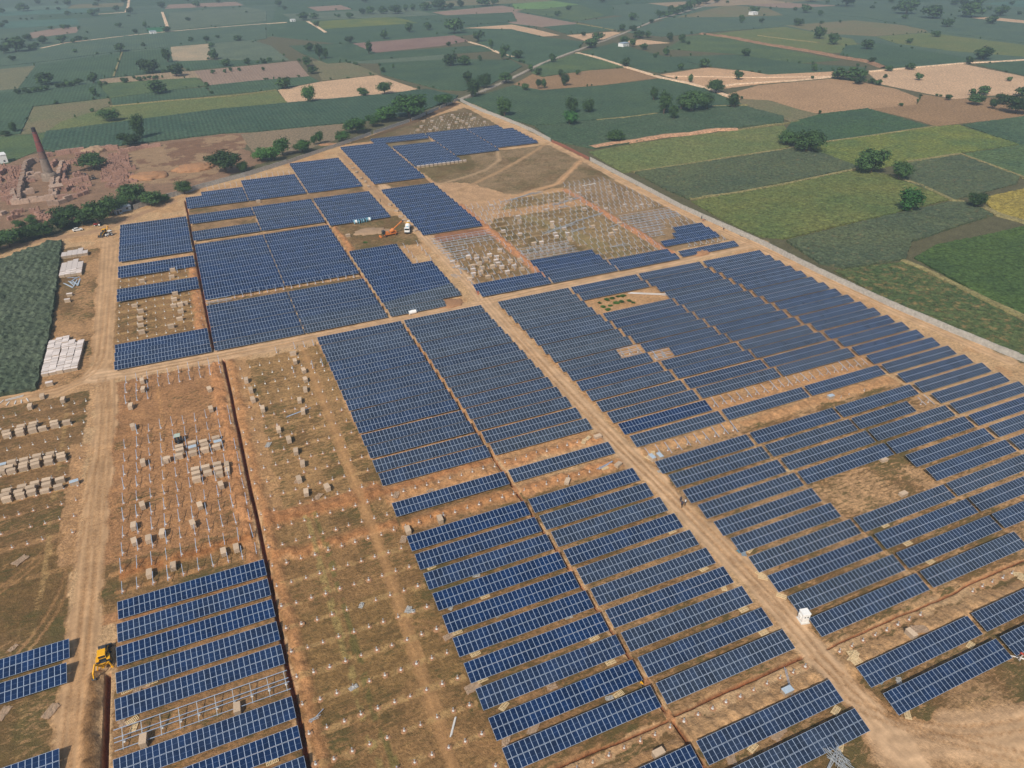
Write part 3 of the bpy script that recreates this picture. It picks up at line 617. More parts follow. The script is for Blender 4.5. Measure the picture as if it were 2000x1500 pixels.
FL = [
 # far background sheets first
 ('teal green farmland behind the whole site in the upper left', [(-400, 330), (-300, -60), (560, -40), (560, 60), (300, 150), (60, 178), (-60, 300)], mDk, .05),
 ('teal green farmland across the top middle of the view', [(560, -40), (1180, -60), (1200, 30), (1000, 60), (700, 90), (520, 70)], mG4, .06),
 ('grey green farmland across the upper right', [(1180, -60), (2500, -60), (2600, 160), (2000, 130), (1500, 60), (1200, 30)], mDk, .05),
 ('dark green field left of the olive fields, upper left edge', [(-60, 184), (60, 179), (190, 163), (215, 192), (65, 208), (40, 262), (-60, 268)], mG4, .5),
 ('pale striped stubble field at the left edge', [(-60, 142), (69, 128), (35, 173), (-60, 182)], fm((112, 112, 86), (124, 120, 90), rows=.2, rowdir=1.0), .1),
 ('dark green field right of the striped stubble', [(75, 127), (236, 104), (222, 151), (150, 160), (35, 174)], mG4, .4),
 ('green field below the lone tree and path, upper left', [(240, 104), (330, 95), (345, 140), (222, 151)], mG1, .4),
 ('long teal field below the far dirt path, upper left', [(-60, 118), (130, 84), (330, 60), (520, 47), (520, 76), (330, 92), (236, 100), (75, 122), (-60, 136)], mDk, .4),
 ('brown ploughed patch with trees, far upper left', [(59, 64), (107, 56), (157, 52), (149, 64), (61, 75)], sP, .1),
 ('small bright green patch beside the far path', [(286, 55), (324, 53), (326, 62), (290, 64)], fm((48, 100, 66)), .4),
 ('grey green field above the far dirt path', [(330, 25), (480, 14), (520, 22), (520, 42), (328, 60)], mGr, .3),
 ('greyish fallow field right of the stubble square', [(413, 83), (485, 77), (530, 90), (565, 118), (427, 117)], mGr, .3),
 ('pale stubble square between trees, upper left', [(333, 88), (408, 84), (411, 117), (336, 120)], fm((178, 156, 126), (150, 140, 116)), .12),
 ('narrow bare patch above the stubble square', [(340, 80), (400, 78), (462, 75), (470, 80), (408, 84), (333, 88)], sP, .1),
 ('dark green strip under the stubble square', [(336, 121), (411, 118), (560, 119), (500, 126), (370, 138)], mG4, .4),
 ('brown fallow band with a row of small bushes', [(195, 155), (333, 141), (379, 139), (395, 152), (195, 163)], sK, .1),
 ('green field around the big solitary tree', [(195, 164), (384, 152), (405, 168), (320, 178), (216, 192), (192, 192)], mG2, .4),
 ('dark green field above the long yellow strip', [(216, 193), (320, 178), (402, 171), (415, 187), (300, 200), (221, 208)], mG4, .4),
 ('pinkish ploughed field beside small trees, upper left', [(379, 139), (520, 125), (580, 119), (604, 149), (500, 158), (405, 167)], sP, .1),
 ('dark green strip between the ploughed and the tan field', [(405, 168), (500, 158), (605, 150), (625, 160), (540, 176), (415, 187)], mG4, .45),
 ('olive brown stubble left of the yellow strip', [(65, 210), (213, 192), (215, 207), (120, 240), (92, 258), (42, 262)], mO, .12),
 ('long yellow green strip field, left', [(215, 209), (540, 177), (561, 201), (430, 213), (341, 227), (93, 257), (120, 238)], mY, .3),
 ('tan harvested field with three trees on it', [(543, 176), (625, 160), (737, 147), (815, 174), (757, 185), (617, 196), (561, 201)], sT, .12),
 ('long dark green crop field behind the brick works', [(90, 258), (200, 244), (430, 214), (617, 197), (750, 185), (833, 175), (895, 188), (884, 197), (870, 201), (800, 226), (690, 240), (500, 258), (430, 262), (300, 278), (180, 291), (100, 298), (80, 290)], fm((60, 84, 68), (70, 92, 72), rows=.2), .8),
 ('grass field left of the brick chimney', [(-60, 270), (70, 262), (90, 258), (80, 292), (20, 318), (-60, 340)], mG2, .2),
 ('brown ploughed field behind the left boundary wall', [(470, 262), (673, 240), (682, 252), (655, 274), (600, 292), (520, 312), (490, 292)], fm((136, 118, 94), (128, 114, 92), gap=.2), .1),
 ('pinkish field with plough lines, upper middle', [(689, 85), (887, 69), (916, 80), (860, 90), (732, 103)], fm((132, 106, 96), (142, 116, 104), gap=.2, rows=.15, rowdir=.5), .1),
 ('green field left of the pinkish field', [(565, 90), (680, 84), (735, 104), (890, 92), (960, 88), (960, 100), (720, 118), (640, 125), (590, 105)], mG1, .4),
 ('grey green field below the dark tree clump row', [(640, 110), (760, 108), (890, 96), (880, 116), (770, 124), (655, 124)], mGr, .2),
 ('brownish grass field above the tan field', [(610, 120), (660, 118), (700, 128), (740, 146), (630, 158)], mO, .2),
 ('dark green field between two tree clumps, middle', [(740, 124), (880, 116), (1000, 118), (1020, 130), (960, 165), (905, 178), (860, 176), (745, 146)], mG1, .5),
 ('small bare strip, top left of middle', [(601, 14), (665, 10), (688, 18), (620, 22)], sP, .1),
 ('long bare strip across the top middle', [(844, 24), (980, 11), (1030, 20), (1000, 24), (870, 30)], sP, .1),
 ('green field below the long bare strip', [(870, 32), (1000, 24), (1010, 42), (910, 50), (820, 36)], mG1, .3),
 ('bright light green field at the top', [(1000, 8), (1080, 2), (1130, 9), (1060, 18), (1005, 18)], fm((98, 126, 72)), .3),
 ('green field below the bright one at the top', [(1010, 20), (1135, 10), (1180, 30), (1130, 42), (1060, 30)], mG2, .3),
 ('pinkish fallow field, upper middle', [(1000, 22), (1060, 33), (1133, 47), (1060, 53), (1000, 46), (945, 30)], sP, .1),
 ('tan wedge field, upper middle', [(905, 55), (1000, 48), (1040, 56), (1093, 69), (1053, 72), (1000, 57)], sT, .1),
 ('small dark green wedge, upper middle', [(1061, 53), (1128, 47), (1195, 59), (1139, 65), (1107, 67)], mG4, .4),
 ('tan field beside the paved road, upper middle', [(1107, 69), (1197, 62), (1213, 64), (1171, 80), (1140, 79)], sT, .1),
 ('dark green field left of the paved road', [(925, 64), (1000, 58), (1070, 74), (1140, 82), (1130, 98), (1050, 132), (1010, 120), (960, 98), (935, 84)], mG4, .45),
 ('grey green field by the avenue of trees', [(1127, 42), (1220, 32), (1278, 30), (1290, 37), (1222, 60), (1190, 57)], mDk, .35),
 ('green triangle between the road and the path', [(1048, 132), (1127, 104), (1221, 131), (1150, 138), (1060, 150), (1038, 142)], mG2, .45),
 ('brown fallow field between the tracks', [(1003, 165), (1040, 145), (1060, 151), (1147, 138), (1227, 133), (1290, 152), (1180, 166), (1053, 176)], sBr, .12),
 ('green field right of the pale path', [(1135, 102), (1200, 84), (1275, 105), (1380, 131), (1288, 143), (1220, 130)], mG1, .45),
 ('small tan field beside the farmhouse', [(1225, 80), (1253, 77), (1309, 84), (1235, 89)], sT, .1),
 ('big teal green field right of the road', [(1225, 64), (1270, 47), (1317, 36), (1440, 35), (1520, 53), (1373, 65), (1293, 72)], mDk, .5),
 ('brownish field behind the teal field', [(1320, 34), (1420, 10), (1500, 16), (1530, 30), (1440, 33)], mO, .15),
 ('pinkish bare strip, top right', [(1400, -4), (1480, 3), (1640, 11), (1540, 16), (1480, 12), (1400, 4)], sP, .1),
 ('teal field strip below the pinkish strip', [(1530, 17), (1667, 13), (1773, 16), (1860, 32), (2060, 52), (2060, 92), (1815, 60), (1700, 36)], mDk, .4),
 ('tan strip at the right edge, far away', [(1848, 38), (1933, 33), (2060, 46), (2060, 56)], sT, .1),
 ('olive grass field below the far teal strip', [(1533, 50), (1667, 40), (1800, 53), (1813, 63), (1709, 71), (1613, 66)], mO, .15),
 ('yellowish field with two trees, right', [(1480, 57), (1533, 53), (1667, 77), (1683, 99), (1627, 104), (1480, 84), (1375, 68)], mY, .2),
 ('yellow green field at the far right', [(1712, 72), (1813, 64), (2060, 96), (2060, 116), (1853, 99), (1750, 85)], mY, .2),
 ('green field left of the dirt ridge', [(1340, 72), (1373, 68), (1500, 90), (1640, 118), (1560, 124), (1440, 106), (1300, 96)], mG2, .3),
 ('green field in front of the dirt ridge', [(1300, 112), (1440, 107), (1560, 124), (1690, 132), (1690, 137), (1500, 146), (1440, 136), (1385, 130)], mG1, .35),
 ('dark green field right of the dirt ridge', [(1653, 89), (1715, 85), (1901, 115), (1880, 124), (1747, 133), (1640, 107)], mG4, .4),
 ('green corner beyond the pale field, right edge', [(1907, 127), (2060, 116), (2060, 160), (2000, 148)], mG1, .4),
 ('brown fallow between the track and ridge', [(1290, 146), (1380, 132), (1440, 138), (1625, 137), (1640, 150), (1480, 165), (1410, 174), (1370, 168)], SOIL((186, 150, 116)), .12),
 ('large pale tan field, upper right', [(1693, 141), (1880, 125), (2060, 162), (2060, 184), (1930, 187), (1864, 194), (1722, 165)], sT, .12),
 ('orange brown harvested field, right', [(1400, 190), (1480, 167), (1624, 154), (1690, 162), (1750, 174), (1796, 192), (1790, 204), (1640, 221), (1580, 221), (1507, 197)], sB, .12),
 ('brown fallow field at the right edge', [(1700, 213), (1792, 204), (1800, 184), (1861, 194), (2060, 186), (2060, 224), (1981, 230), (1827, 247), (1779, 232)], sBr, .12),
 ('dark green field beyond the far end of the wall', [(905, 196), (930, 190), (1003, 168), (1060, 178), (1180, 168), (1293, 155), (1375, 174), (1450, 205), (1420, 210), (1283, 222), (1100, 242), (1042, 246), (1000, 235), (940, 210)], mG1, .7),
 ('mottled green field beyond the wall, below the grove', [(1045, 248), (1100, 243), (1283, 223), (1453, 208), (1530, 228), (1530, 240), (1440, 250), (1307, 267), (1160, 292), (1078, 275)], fm((76, 92, 70), (66, 86, 64)), .7),
 ('dark green sorghum field, middle right', [(1605, 224), (1693, 213), (1815, 248), (1700, 266), (1608, 279), (1530, 262), (1545, 240)], fm((60, 82, 62), (66, 90, 60)), .8),
 ('weedy strip above the dark sorghum field', [(1400, 192), (1500, 196), (1560, 214), (1600, 224), (1545, 238), (1470, 212)], mO, .2),
 ('yellow green strip field beyond the wall', [(1150, 298), (1240, 282), (1320, 270), (1440, 256), (1530, 246), (1545, 264), (1540, 288), (1480, 300), (1340, 322), (1240, 337), (1215, 338)], mY, .5),
 ('olive green field, middle right', [(1545, 262), (1610, 280), (1827, 249), (1870, 245), (1990, 283), (1875, 300), (1770, 318), (1690, 336), (1600, 300)], mG3, .6),
 ('green field at the right edge below the fallow', [(1880, 245), (2060, 220), (2060, 290), (1990, 283)], mG1, .6),
 ('grey green sorghum field beyond the wall', [(1240, 339), (1340, 324), (1480, 303), (1545, 292), (1610, 302), (1645, 316), (1677, 329), (1500, 365), (1430, 378), (1346, 391), (1300, 372)], mD, .9),
 ('big yellow green field with the round tree', [(1350, 395), (1430, 380), (1510, 367), (1677, 333), (1740, 344), (1800, 365), (1852, 392), (1700, 428), (1530, 468), (1480, 462), (1410, 430)], fm((88, 102, 60), (106, 110, 62)), .6),
 ('dark sorghum field right of the tree clump', [(1772, 320), (1875, 304), (1990, 346), (1986, 360), (1862, 392), (1765, 356)], mD, .8),
 ('green field in the right corner, upper', [(1880, 302), (1990, 285), (2060, 276), (2060, 350), (1990, 344)], mG2, .6),
 ('yellow field corner at the right edge', [(1915, 388), (2060, 356), (2060, 446), (1950, 420)], fm((150, 134, 66), (140, 126, 66)), .4),
 ('rough dark green field beyond the wall, right', [(1535, 472), (1700, 431), (1852, 397), (1890, 397), (1940, 422), (1880, 440), (1780, 474), (1768, 508), (1650, 526), (1600, 516)], mD, .9),
 ('lush green field in the right corner', [(1785, 505), (1830, 480), (1920, 462), (2060, 430), (2060, 650), (1900, 570)], fm((62, 82, 48), (76, 96, 50), (150, 118, 80), gap=.25), .8),
 ('weedy green strip along the boundary wall, right', [(1628, 530), (1768, 512), (1860, 560), (2060, 662), (2060, 724), (1860, 644), (1700, 570)], fm((84, 94, 58), (66, 84, 52), (170, 134, 92), gap=.55), .5),
 ('tall dark green crop left of the storage yard', [(-260, 590), (-60, 530), (0, 512), (100, 474), (122, 472), (112, 560), (100, 650), (72, 762), (0, 776), (-200, 800)], fm((90, 100, 82), (76, 88, 70), (70, 70, 48), gap=.35, bump=1.0, rows=.2, rowdir=.1), 1.3),
]
for d_, p_, m_, h_ in FL:
    near_ = min(q[1] for q in p_) > 200
    field(d_, p_, m_, h_, amp=(.75 if 'storage yard' in d_ else .3 if near_ else .12) if h_ > .25 else .02, s=1.1 if 'storage yard' in d_ else None)
# small plots between the large fields of the far plain
_manual = [f for f in FIELDS[3:]]
def _free(x, y):
    a_, b_ = np.array([x]), np.array([y])
    return not any(pip(a_, b_, f[1])[0] for f in _manual) and not pip(a_, b_, SITEPOLY)[0]
PALP = [mG1, mG2, mG4, mDk, mGr, mDk, mG4, mO, sK, sP, mG3, fm((72, 94, 74), (84, 102, 76), rows=.2), fm((88, 108, 92)), fm((74, 102, 88))]
rp = random.Random(12); kk = 0; yy = 640.0
while yy < 3000:
    dy = rp.uniform(45, 95) * (1 + (yy - 640) / 1500); xx = -900 + rp.uniform(0, 80)
    while xx < 2300:
        dx = rp.uniform(90, 240); sk = rp.uniform(-12, 12)
        P4 = [(xx, yy + sk), (xx + dx - 3, yy - sk), (xx + dx + rp.uniform(-15, 10), yy + dy - 3), (xx + rp.uniform(-5, 10), yy + dy - 3 + sk)]
        px_, py_ = topix((xx + dx / 2, yy + dy / 2, 0))
        if -80 < px_ < 2080 and -60 < py_ < 330 and rp.random() < .8 and all(_free(*q) for q in P4) and _free(xx + dx / 2, yy + dy / 2):
            pix = [topix((q[0], q[1], 0)) for q in P4]; kk += 1
            field('small far plot of farmland, %s among the distant fields' % nth(kk % 100 or 1) if kk < 100 else 'small far plot of farmland near the horizon', pix, rp.choice(PALP), .17, s=max(6, dx / 16), name='far_field')
        xx += dx
    yy += dy
print('far plots', kk)
FIELDS = [f for f in FIELDS if not f[0].startswith('small far plot')]
def strip(desc, pix, wd, mat, z=.35, hump=0.0, cat='track', name='dirt_track'):
    P_ = [Vector((at(*p).x, at(*p).y)) for p in pix]
    pts = []
    for a, b in zip(P_[:-1], P_[1:]):
        k = max(1, int((b - a).length / 6)); pts += [a.lerp(b, i / k) for i in range(k)]
    pts.append(P_[-1]); mb = MB(); rows = []
    for i, p in enumerate(pts):
        t_ = (pts[min(i + 1, len(pts) - 1)] - pts[max(i - 1, 0)]).normalized(); n_ = Vector((-t_.y, t_.x))
        w_ = wd / 2 * random.uniform(.82, 1.15)
        hh = z + hump * random.uniform(.6, 1.2)
        rows.append([mb.bm.verts.new((p.x + n_.x * w_ * u, p.y + n_.y * w_ * u, zz)) for u, zz in ((-1.15, -.3), (-1, z), (0, hh), (1, z), (1.15, -.3))])
    for a, b in zip(rows[:-1], rows[1:]):
        for i in range(4): mb.bm.faces.new((a[i], b[i], b[i + 1], a[i + 1]))
    o = mb.build(name, mat); tag(o, desc, cat, kind='structure'); return o
mPath = SOIL((212, 182, 150)); mRoad = SOIL((152, 142, 126)); mRidge = SOIL((140, 108, 84)); mEdge = fm((146, 134, 92), (128, 122, 82))
strip('grey paved country road running diagonally at the top', [(896, 196), (960, 172), (1003, 152), (1060, 124), (1120, 102), (1180, 80), (1240, 57), (1285, 38), (1330, 26), (1390, 8), (1440, -14)], 4.2, mRoad, .75, name='country_road', cat='road')
strip('pale dirt track branching off the paved road', [(1127, 104), (1160, 111), (1221, 131), (1290, 152), (1345, 163), (1395, 178), (1440, 196)], 4.5, mPath, .72)
strip('pale dirt track along the tan field to the right edge', [(1395, 172), (1440, 165), (1550, 158), (1624, 151), (1700, 140), (1880, 124), (1960, 120), (2060, 114)], 3.5, mPath, .7)
strip('short pale track above the brown fallow, right', [(1300, 149), (1480, 152), (1550, 151), (1624, 150)], 2.6, mPath, .5)
strip('dark brown ridge of dug earth, upper right', [(1370, 66), (1430, 74), (1500, 88), (1580, 100), (1640, 112), (1700, 122), (1727, 133)], 9, mRidge, .5, 1.4, cat='earth ridge', name='earth_ridge')
strip('rubble ridge along the yellow green strip field', [(1156, 289), (1200, 281), (1240, 276), (1300, 266), (1350, 262), (1400, 254), (1440, 254)], 6, SOIL((178, 138, 108)), .8, .5, cat='earth ridge', name='earth_ridge')
strip('thin pale path far away beside small trees, upper left', [(80, 95), (130, 84), (200, 76), (260, 69), (330, 62), (400, 56), (500, 48), (560, 44)], 4.0, mPath, .5)
strip('short winding white path at the top left', [(253, -6), (250, 14), (246, 24), (220, 26), (192, 28)], 4.5, mPath, .5)
strip('white path leading down to a tree, top left', [(317, 24), (322, 38), (327, 52)], 4.0, mPath, .5)
strip('pale track between trees, top left of the middle', [(601, 42), (622, 54), (637, 64)], 4.0, mPath, .5)
strip('pale track at the corner of the pinkish field', [(916, 82), (950, 92), (975, 104), (1004, 112)], 3.5, mPath, .5)
for pts_, w_, d_ in [([(1234, 338), (1340, 323), (1440, 307), (1540, 292), (1562, 288)], 1.8, 'grassy bund above the grey green sorghum field'),
                  ([(1346, 390), (1430, 380), (1530, 362), (1677, 331)], 1.8, 'grassy bund above the big yellow green field'),
                  ([(1740, 345), (1800, 365), (1860, 393), (1900, 399)], 2.4, 'bare bund right of the big yellow green field'),
                  ([(1770, 318), (1875, 302), (1990, 345), (2060, 372)], 2.0, 'bare bund along the dark sorghum field, right'),
                  ([(1905, 400), (1950, 421), (2060, 452)], 3.0, 'sandy path beside the yellow field corner'),
                  ([(1762, 511), (1800, 526), (1860, 556), (1930, 590), (2060, 650)], 2.4, 'sandy bund along the lush green field'),
                  ([(1165, 236), (1230, 230), (1283, 223)], 1.8, 'thin yellow bund left of the grove'),
                  ([(1390, 209), (1420, 208), (1460, 206)], 1.8, 'thin yellow bund right of the grove'),
                  ([(215, 209), (330, 198), (460, 188), (540, 177)], 2.2, 'pale bund above the long yellow strip'),
                  ([(1440, 256), (1500, 246), (1530, 243), (1560, 238)], 1.8, 'thin bund at the right end of the rubble ridge'),
                  ([(1827, 248), (1700, 267), (1610, 279)], 1.6, 'dark bund below the dark sorghum field'),
                  ([(222, 151), (230, 128), (239, 103)], 1.6, 'thin bund running up to the lone tree, upper left'),
                  ([(1127, 47), (1165, 53), (1200, 60)], 3.0, 'pale path between two fields by the road'),
                  ([(1480, 70), (1560, 80), (1600, 84)], 2.0, 'thin pale bund across the yellowish field')]:
    strip(d_, pts_, w_, mEdge, .95, cat='bund', name='field_bund')

# ================================================================ TREES
def crown_mesh(seed, nl, lobes, spread, flat, leaf, droop=0.0):
    """unit crown: width 1, height ~1 (base at 0): leaf clumps over the surface and volume of uneven lobes"""
    r_ = random.Random(seed); vv = []; ff = []
    L_ = []
    for i in range(lobes):
        a = r_.uniform(0, 2 * math.pi); d = spread * math.sqrt(r_.random()); z = r_.uniform(.36, .74) if i else .58
        s_ = r_.uniform(.17, .30) * (1.25 if i == 0 else 1)
        L_.append((d * math.cos(a), d * math.sin(a), z, s_, s_ * flat * r_.uniform(.8, 1.15)))
    tot = sum(l[3] ** 2 for l in L_)
    for (cx, cy, cz, rx, rz) in L_:
        for k in range(int(nl * rx * rx / tot)):
            u = Vector((r_.gauss(0, 1), r_.gauss(0, 1), r_.gauss(.15, 1))).normalized()
            q = r_.uniform(.55, 1.06) if r_.random() < .8 else r_.uniform(.2, .7)
            q *= 1 + .22 * math.sin(u.x * 5 + seed) * math.cos(u.y * 6 + cx * 9)
            p = Vector((cx + u.x * rx * q, cy + u.y * rx * q, cz + u.z * rz * q))
            if p.z < .12: continue
            n_ = (u + Vector((r_.gauss(0, .5), r_.gauss(0, .5), r_.gauss(.25, .5)))).normalized()
            t_ = n_.orthogonal().normalized(); b_ = n_.cross(t_)
            ang = r_.uniform(0, 6.28); t2 = t_ * math.cos(ang) + b_ * math.sin(ang); b2 = n_.cross(t2)
            s_ = leaf * r_.uniform(.6, 1.35); i0 = len(vv)
            vv += [tuple(p - t2 * s_ - b2 * s_ * .55), tuple(p + t2 * s_ * .8 - b2 * s_ * .75), tuple(p + t2 * s_ + b2 * s_ * .6), tuple(p - t2 * s_ * .7 + b2 * s_ * .85)]
            ff.append((i0, i0 + 1, i0 + 2, i0 + 3))
    me = bpy.data.meshes.new('crown'); me.from_pydata(vv, [], ff); me.materials.append(M['leaf']); return me
def trunk_mesh(seed, hi=.6):
    r_ = random.Random(seed); mb = MB()
    n = r_.choice([1, 1, 2, 3])
    for i in range(n):
        a = r_.uniform(0, 6.28); b = Vector((math.cos(a) * .03 * (n > 1), math.sin(a) * .03 * (n > 1), -.02)); m_ = b + Vector((r_.uniform(-.06, .06), r_.uniform(-.06, .06), .26))
        mb.cyl(b, m_, .035, .024, 7)
        for k in range(4):
            a2 = r_.uniform(0, 6.28); e = m_ + Vector((math.cos(a2) * r_.uniform(.12, .26), math.sin(a2) * r_.uniform(.12, .26), r_.uniform(.2, .4)))
            mb.cyl(m_, e, .018, .006, 5)
    return mb.mesh('trunk', M['bark'])
VAR = {}
def get_var(kind, i):
    k = (kind, i)
    if k not in VAR:
        s_ = hash(kind) % 97 * 0 + i * 17 + {'round': 1, 'flat': 200, 'tall': 300, 'far': 400, 'fartall': 500, 'bushy': 600}[kind]
        if kind == 'round': c = crown_mesh(s_, 3200, 11, .25, 1.05, .028)
        elif kind == 'flat': c = crown_mesh(s_, 3400, 14, .32, .72, .027)
        elif kind == 'tall': c = crown_mesh(s_, 2200, 9, .2, 1.1, .034)
        elif kind == 'bushy': c = crown_mesh(s_, 2600, 10, .25, 1.25, .03)
        elif kind == 'far': c = crown_mesh(s_, 620, 8, .25, .95, .055)
        else: c = crown_mesh(s_, 560, 7, .2, 1.15, .055)
        VAR[k] = (c, trunk_mesh(s_))
    return VAR[k]
TREES = []
# photograph pixels: base x, base y, width, height
T = """800 230 58 34;757 238 40 30;729 248 24 24;696 261 40 29;668 277 24 21;626 281 17 23;614 283 14 17;590 298 36 24;553 304 34 32;534 315 28 27;510 315 36 26;867 207 30 18
440 338 60 38;477 338 20 22;361 379 28 25;184 331 44 27;262 398 44 38;298 402 36 28;322 394 20 14;255 287 38 28;276 272 24 46;218 237 34 22;12 266 14 10;29 258 16 18
36 185 12 12;50 181 12 11;58 183 12 10;70 181 14 12;82 179 13 12;93 176 12 10;113 172 12 9;123 171 13 11;133 170 14 12;145 168 12 11;155 165 13 13;91 166 30 27;184 163 18 22;184 188 14 19;196 167 9 9;208 166 8 7
305 184 36 28;293 143 36 25;345 149 32 26;245 162 14 10;272 158 12 9;283 157 8 8;293 155 10 8;302 155 8 8;308 154 7 7;318 153 5 6;328 122 14 30;419 116 16 20;413 92 10 10;443 130 20 14;451 140 8 9;440 143 7 8;416 144 9 9;468 139 7 8;483 125 12 10;504 124 8 6;516 124 10 6;515 138 7 8;236 101 19 16;25 119 11 11;148 103 8 8;280 91 7 9;373 82 8 11;403 80 12 9;425 75 8 6;465 80 14 9;41 89 11 20;55 80 13 15;87 85 16 14;72 91 10 9;64 97 13 6;123 83 16 12;144 84 10 9;155 80 12 11;168 79 8 7;171 66 5 6;125 57 9 10;133 56 7 8;100 58 8 8;4 54 10 10;11 46 8 7;41 39 5 5;52 40 5 5;63 38 5 4;99 34 4 3;47 22 18 11;93 19 6 5;115 20 7 6;132 30 9 10;148 28 4 3;159 28 4 3;112 8 6 7;132 11 13 9;76 8 10 7;5 27 9 12;8 105 20 10;32 102 30 9;229 21 11 10;192 24 8 8;182 31 15 9;255 27 14 8;251 32 7 3;187 12 9 6;193 4 14 6;244 6 10 5;233 54 11 9;264 65 10 9;285 54 8 12;326 63 13 10;316 16 12 13;367 4 6 5;385 14 12 14;401 16 6 4;427 6 9 8;468 15 5 4;481 25 5 4;368 41 9 7;421 54 5 4
557 174 29 23;604 200 27 30;599 130 19 20;611 144 21 16;711 188 22 17;751 185 30 25;604 101 16 18;624 116 16 32;636 115 14 24;683 85 16 15;721 106 16 28;752 76 15 17;800 63 16 20;835 59 15 16;887 66 32 38;900 61 10 20;935 82 20 23;959 91 10 15;876 90 9 9;880 130 28 25;905 128 28 22;912 162 22 24;928 190 32 33;948 173 26 28;988 163 24 22;983 118 14 30;1011 115 18 16;991 100 11 13;937 120 9 12;748 142 10 12;768 134 6 10;708 28 13 13;724 28 15 17;749 27 16 17;772 27 22 20;793 22 9 14;807 21 11 14;833 20 20 14;857 19 26 18;880 17 14 12;900 14 13 15;943 12 24 13;965 10 16 10;592 40 20 14;613 37 15 12;655 33 5 7;661 34 8 5;683 36 14 11;619 52 11 11;545 13 14 14;556 20 7 9;527 121 11 10;515 123 9 6;584 120 8 6;713 5 12 6;853 69 5 7
1153 94 26 16;1167 80 22 13;1080 122 15 19;1036 140 11 14;1012 114 24 17;1052 147 14 14;1095 150 12 15;1128 146 11 11;1051 174 12 19;1062 173 12 18;1104 168 19 22;1025 178 14 15;1215 60 11 14;1236 61 14 13;1236 40 17 16;1272 45 9 7;1288 35 16 16;1304 33 16 14;1319 29 18 16;1333 25 18 18;1347 20 18 18;1363 13 20 16;1379 8 20 14;1310 22 14 12;1248 75 20 12;1264 74 12 14;1217 86 19 16;1235 92 13 17;1256 97 16 13;1279 113 11 10;1301 108 15 15;1223 131 20 18;1308 81 11 19;1331 84 12 19;1344 87 8 8;1447 45 10 16;1455 110 21 17;1375 132 20 19;1328 137 13 14;1347 162 10 16;1441 156 19 19;1397 182 31 26;1433 211 27 27;1350 219 44 40;1379 214 30 30;1331 214 26 28;1296 224 30 40;1315 234 22 27;1277 197 17 26;1117 223 28 30;1149 221 24 25;1113 245 30 28;1203 277 34 20;1139 71 11 10;1111 20 12 10;1089 32 13 10;1177 5 16 8;1224 9 7 6;1472 27 18 10;1487 44 10 9;1504 18 6 5;1421 6 6 6;1400 6 10 4;985 228 34 33
1600 76 20 24;1625 87 20 23;1692 97 20 20;1559 50 16 12;1573 25 18 12;1552 21 8 8;1568 12 6 4;1601 31 10 12;1604 47 7 7;1640 45 6 6;1828 72 14 10;1776 85 11 5;1703 124 14 13;1735 139 14 12;1776 136 18 15;1793 157 15 15;1728 153 8 9;1589 139 12 15;1637 155 28 25;1664 157 30 28;1685 152 16 17;1676 165 22 14;1701 164 13 12;1715 167 14 12;1893 125 14 16;1919 117 28 25;1920 186 20 20;1904 205 24 21;1897 187 13 14;1937 213 14 20;1957 204 22 21;1921 197 8 8;1984 222 42 36;1997 188 24 19;1851 196 12 12;1971 159 10 9;1601 223 6 7;1573 298 52 42;1537 284 34 27;1699 340 52 50;1755 353 36 36;1776 416 42 42;1904 406 34 28;1849 53 17 13;1935 47 18 14;1821 36 30 12;1897 34 34 15;1953 31 22 9;1991 29 8 7;1769 28 30 14;1747 21 10 7;1761 12 12 10;1741 6 12 7;1651 13 32 11;1703 17 8 6;1767 37 10 8;1864 10 12 8;1883 13 16 10;1912 10 20 12;1976 10 8 8;1583 4 20 6;1616 7 8 7;1709 8 5 5;1931 20 8 5
88 463 40 31;52 469 36 23;19 483 46 27;-14 494 40 26;121 449 36 23;135 438 48 34;163 440 46 36;195 441 42 46;218 421 38 36;40 446 20 16;64 438 20 17;240 406 30 24;-40 478 40 30"""
TL = []
for ln in T.replace('\n', ';').split(';'):
    a = [float(v) for v in ln.split()]; TL.append(a)
TL.sort(key=lambda a: -a[2] * a[3])
TREST = TL[298:]; TL = TL[:298]
ROUND = {(1776, 416), (1904, 406), (1397, 182), (1203, 277)}
def shade(px, py):
    if (px, py) in ((1113, 245), (1776, 416)): return (1.0, 1.55, 1.25, 1)
    if 480 < px < 900 and 190 < py < 340: return (1.1, 1.35, 1.0, 1)
    return (1, 1, 1, 1)
def near_field(x, y):
    best = None
    for i, (d_, poly, c_) in enumerate(FIELDS):
        n = len(poly); dm = 1e9
        if i < 3: continue
        for k in range(n):
            ax, ay = poly[k]; bx, by = poly[(k + 1) % n]; dx, dy = bx - ax, by - ay
            t_ = max(0, min(1, ((x - ax) * dx + (y - ay) * dy) / (dx * dx + dy * dy + 1e-9)))
            dm = min(dm, math.hypot(x - ax - t_ * dx, y - ay - t_ * dy))
        ins = bool(pip(np.array([x]), np.array([y]), poly)[0])
        dd = 0 if ins else dm
        if best is None or dd < best[0]: best = (dd, i, ins)
    return best
tinfo = {}
TREEOBJ = []
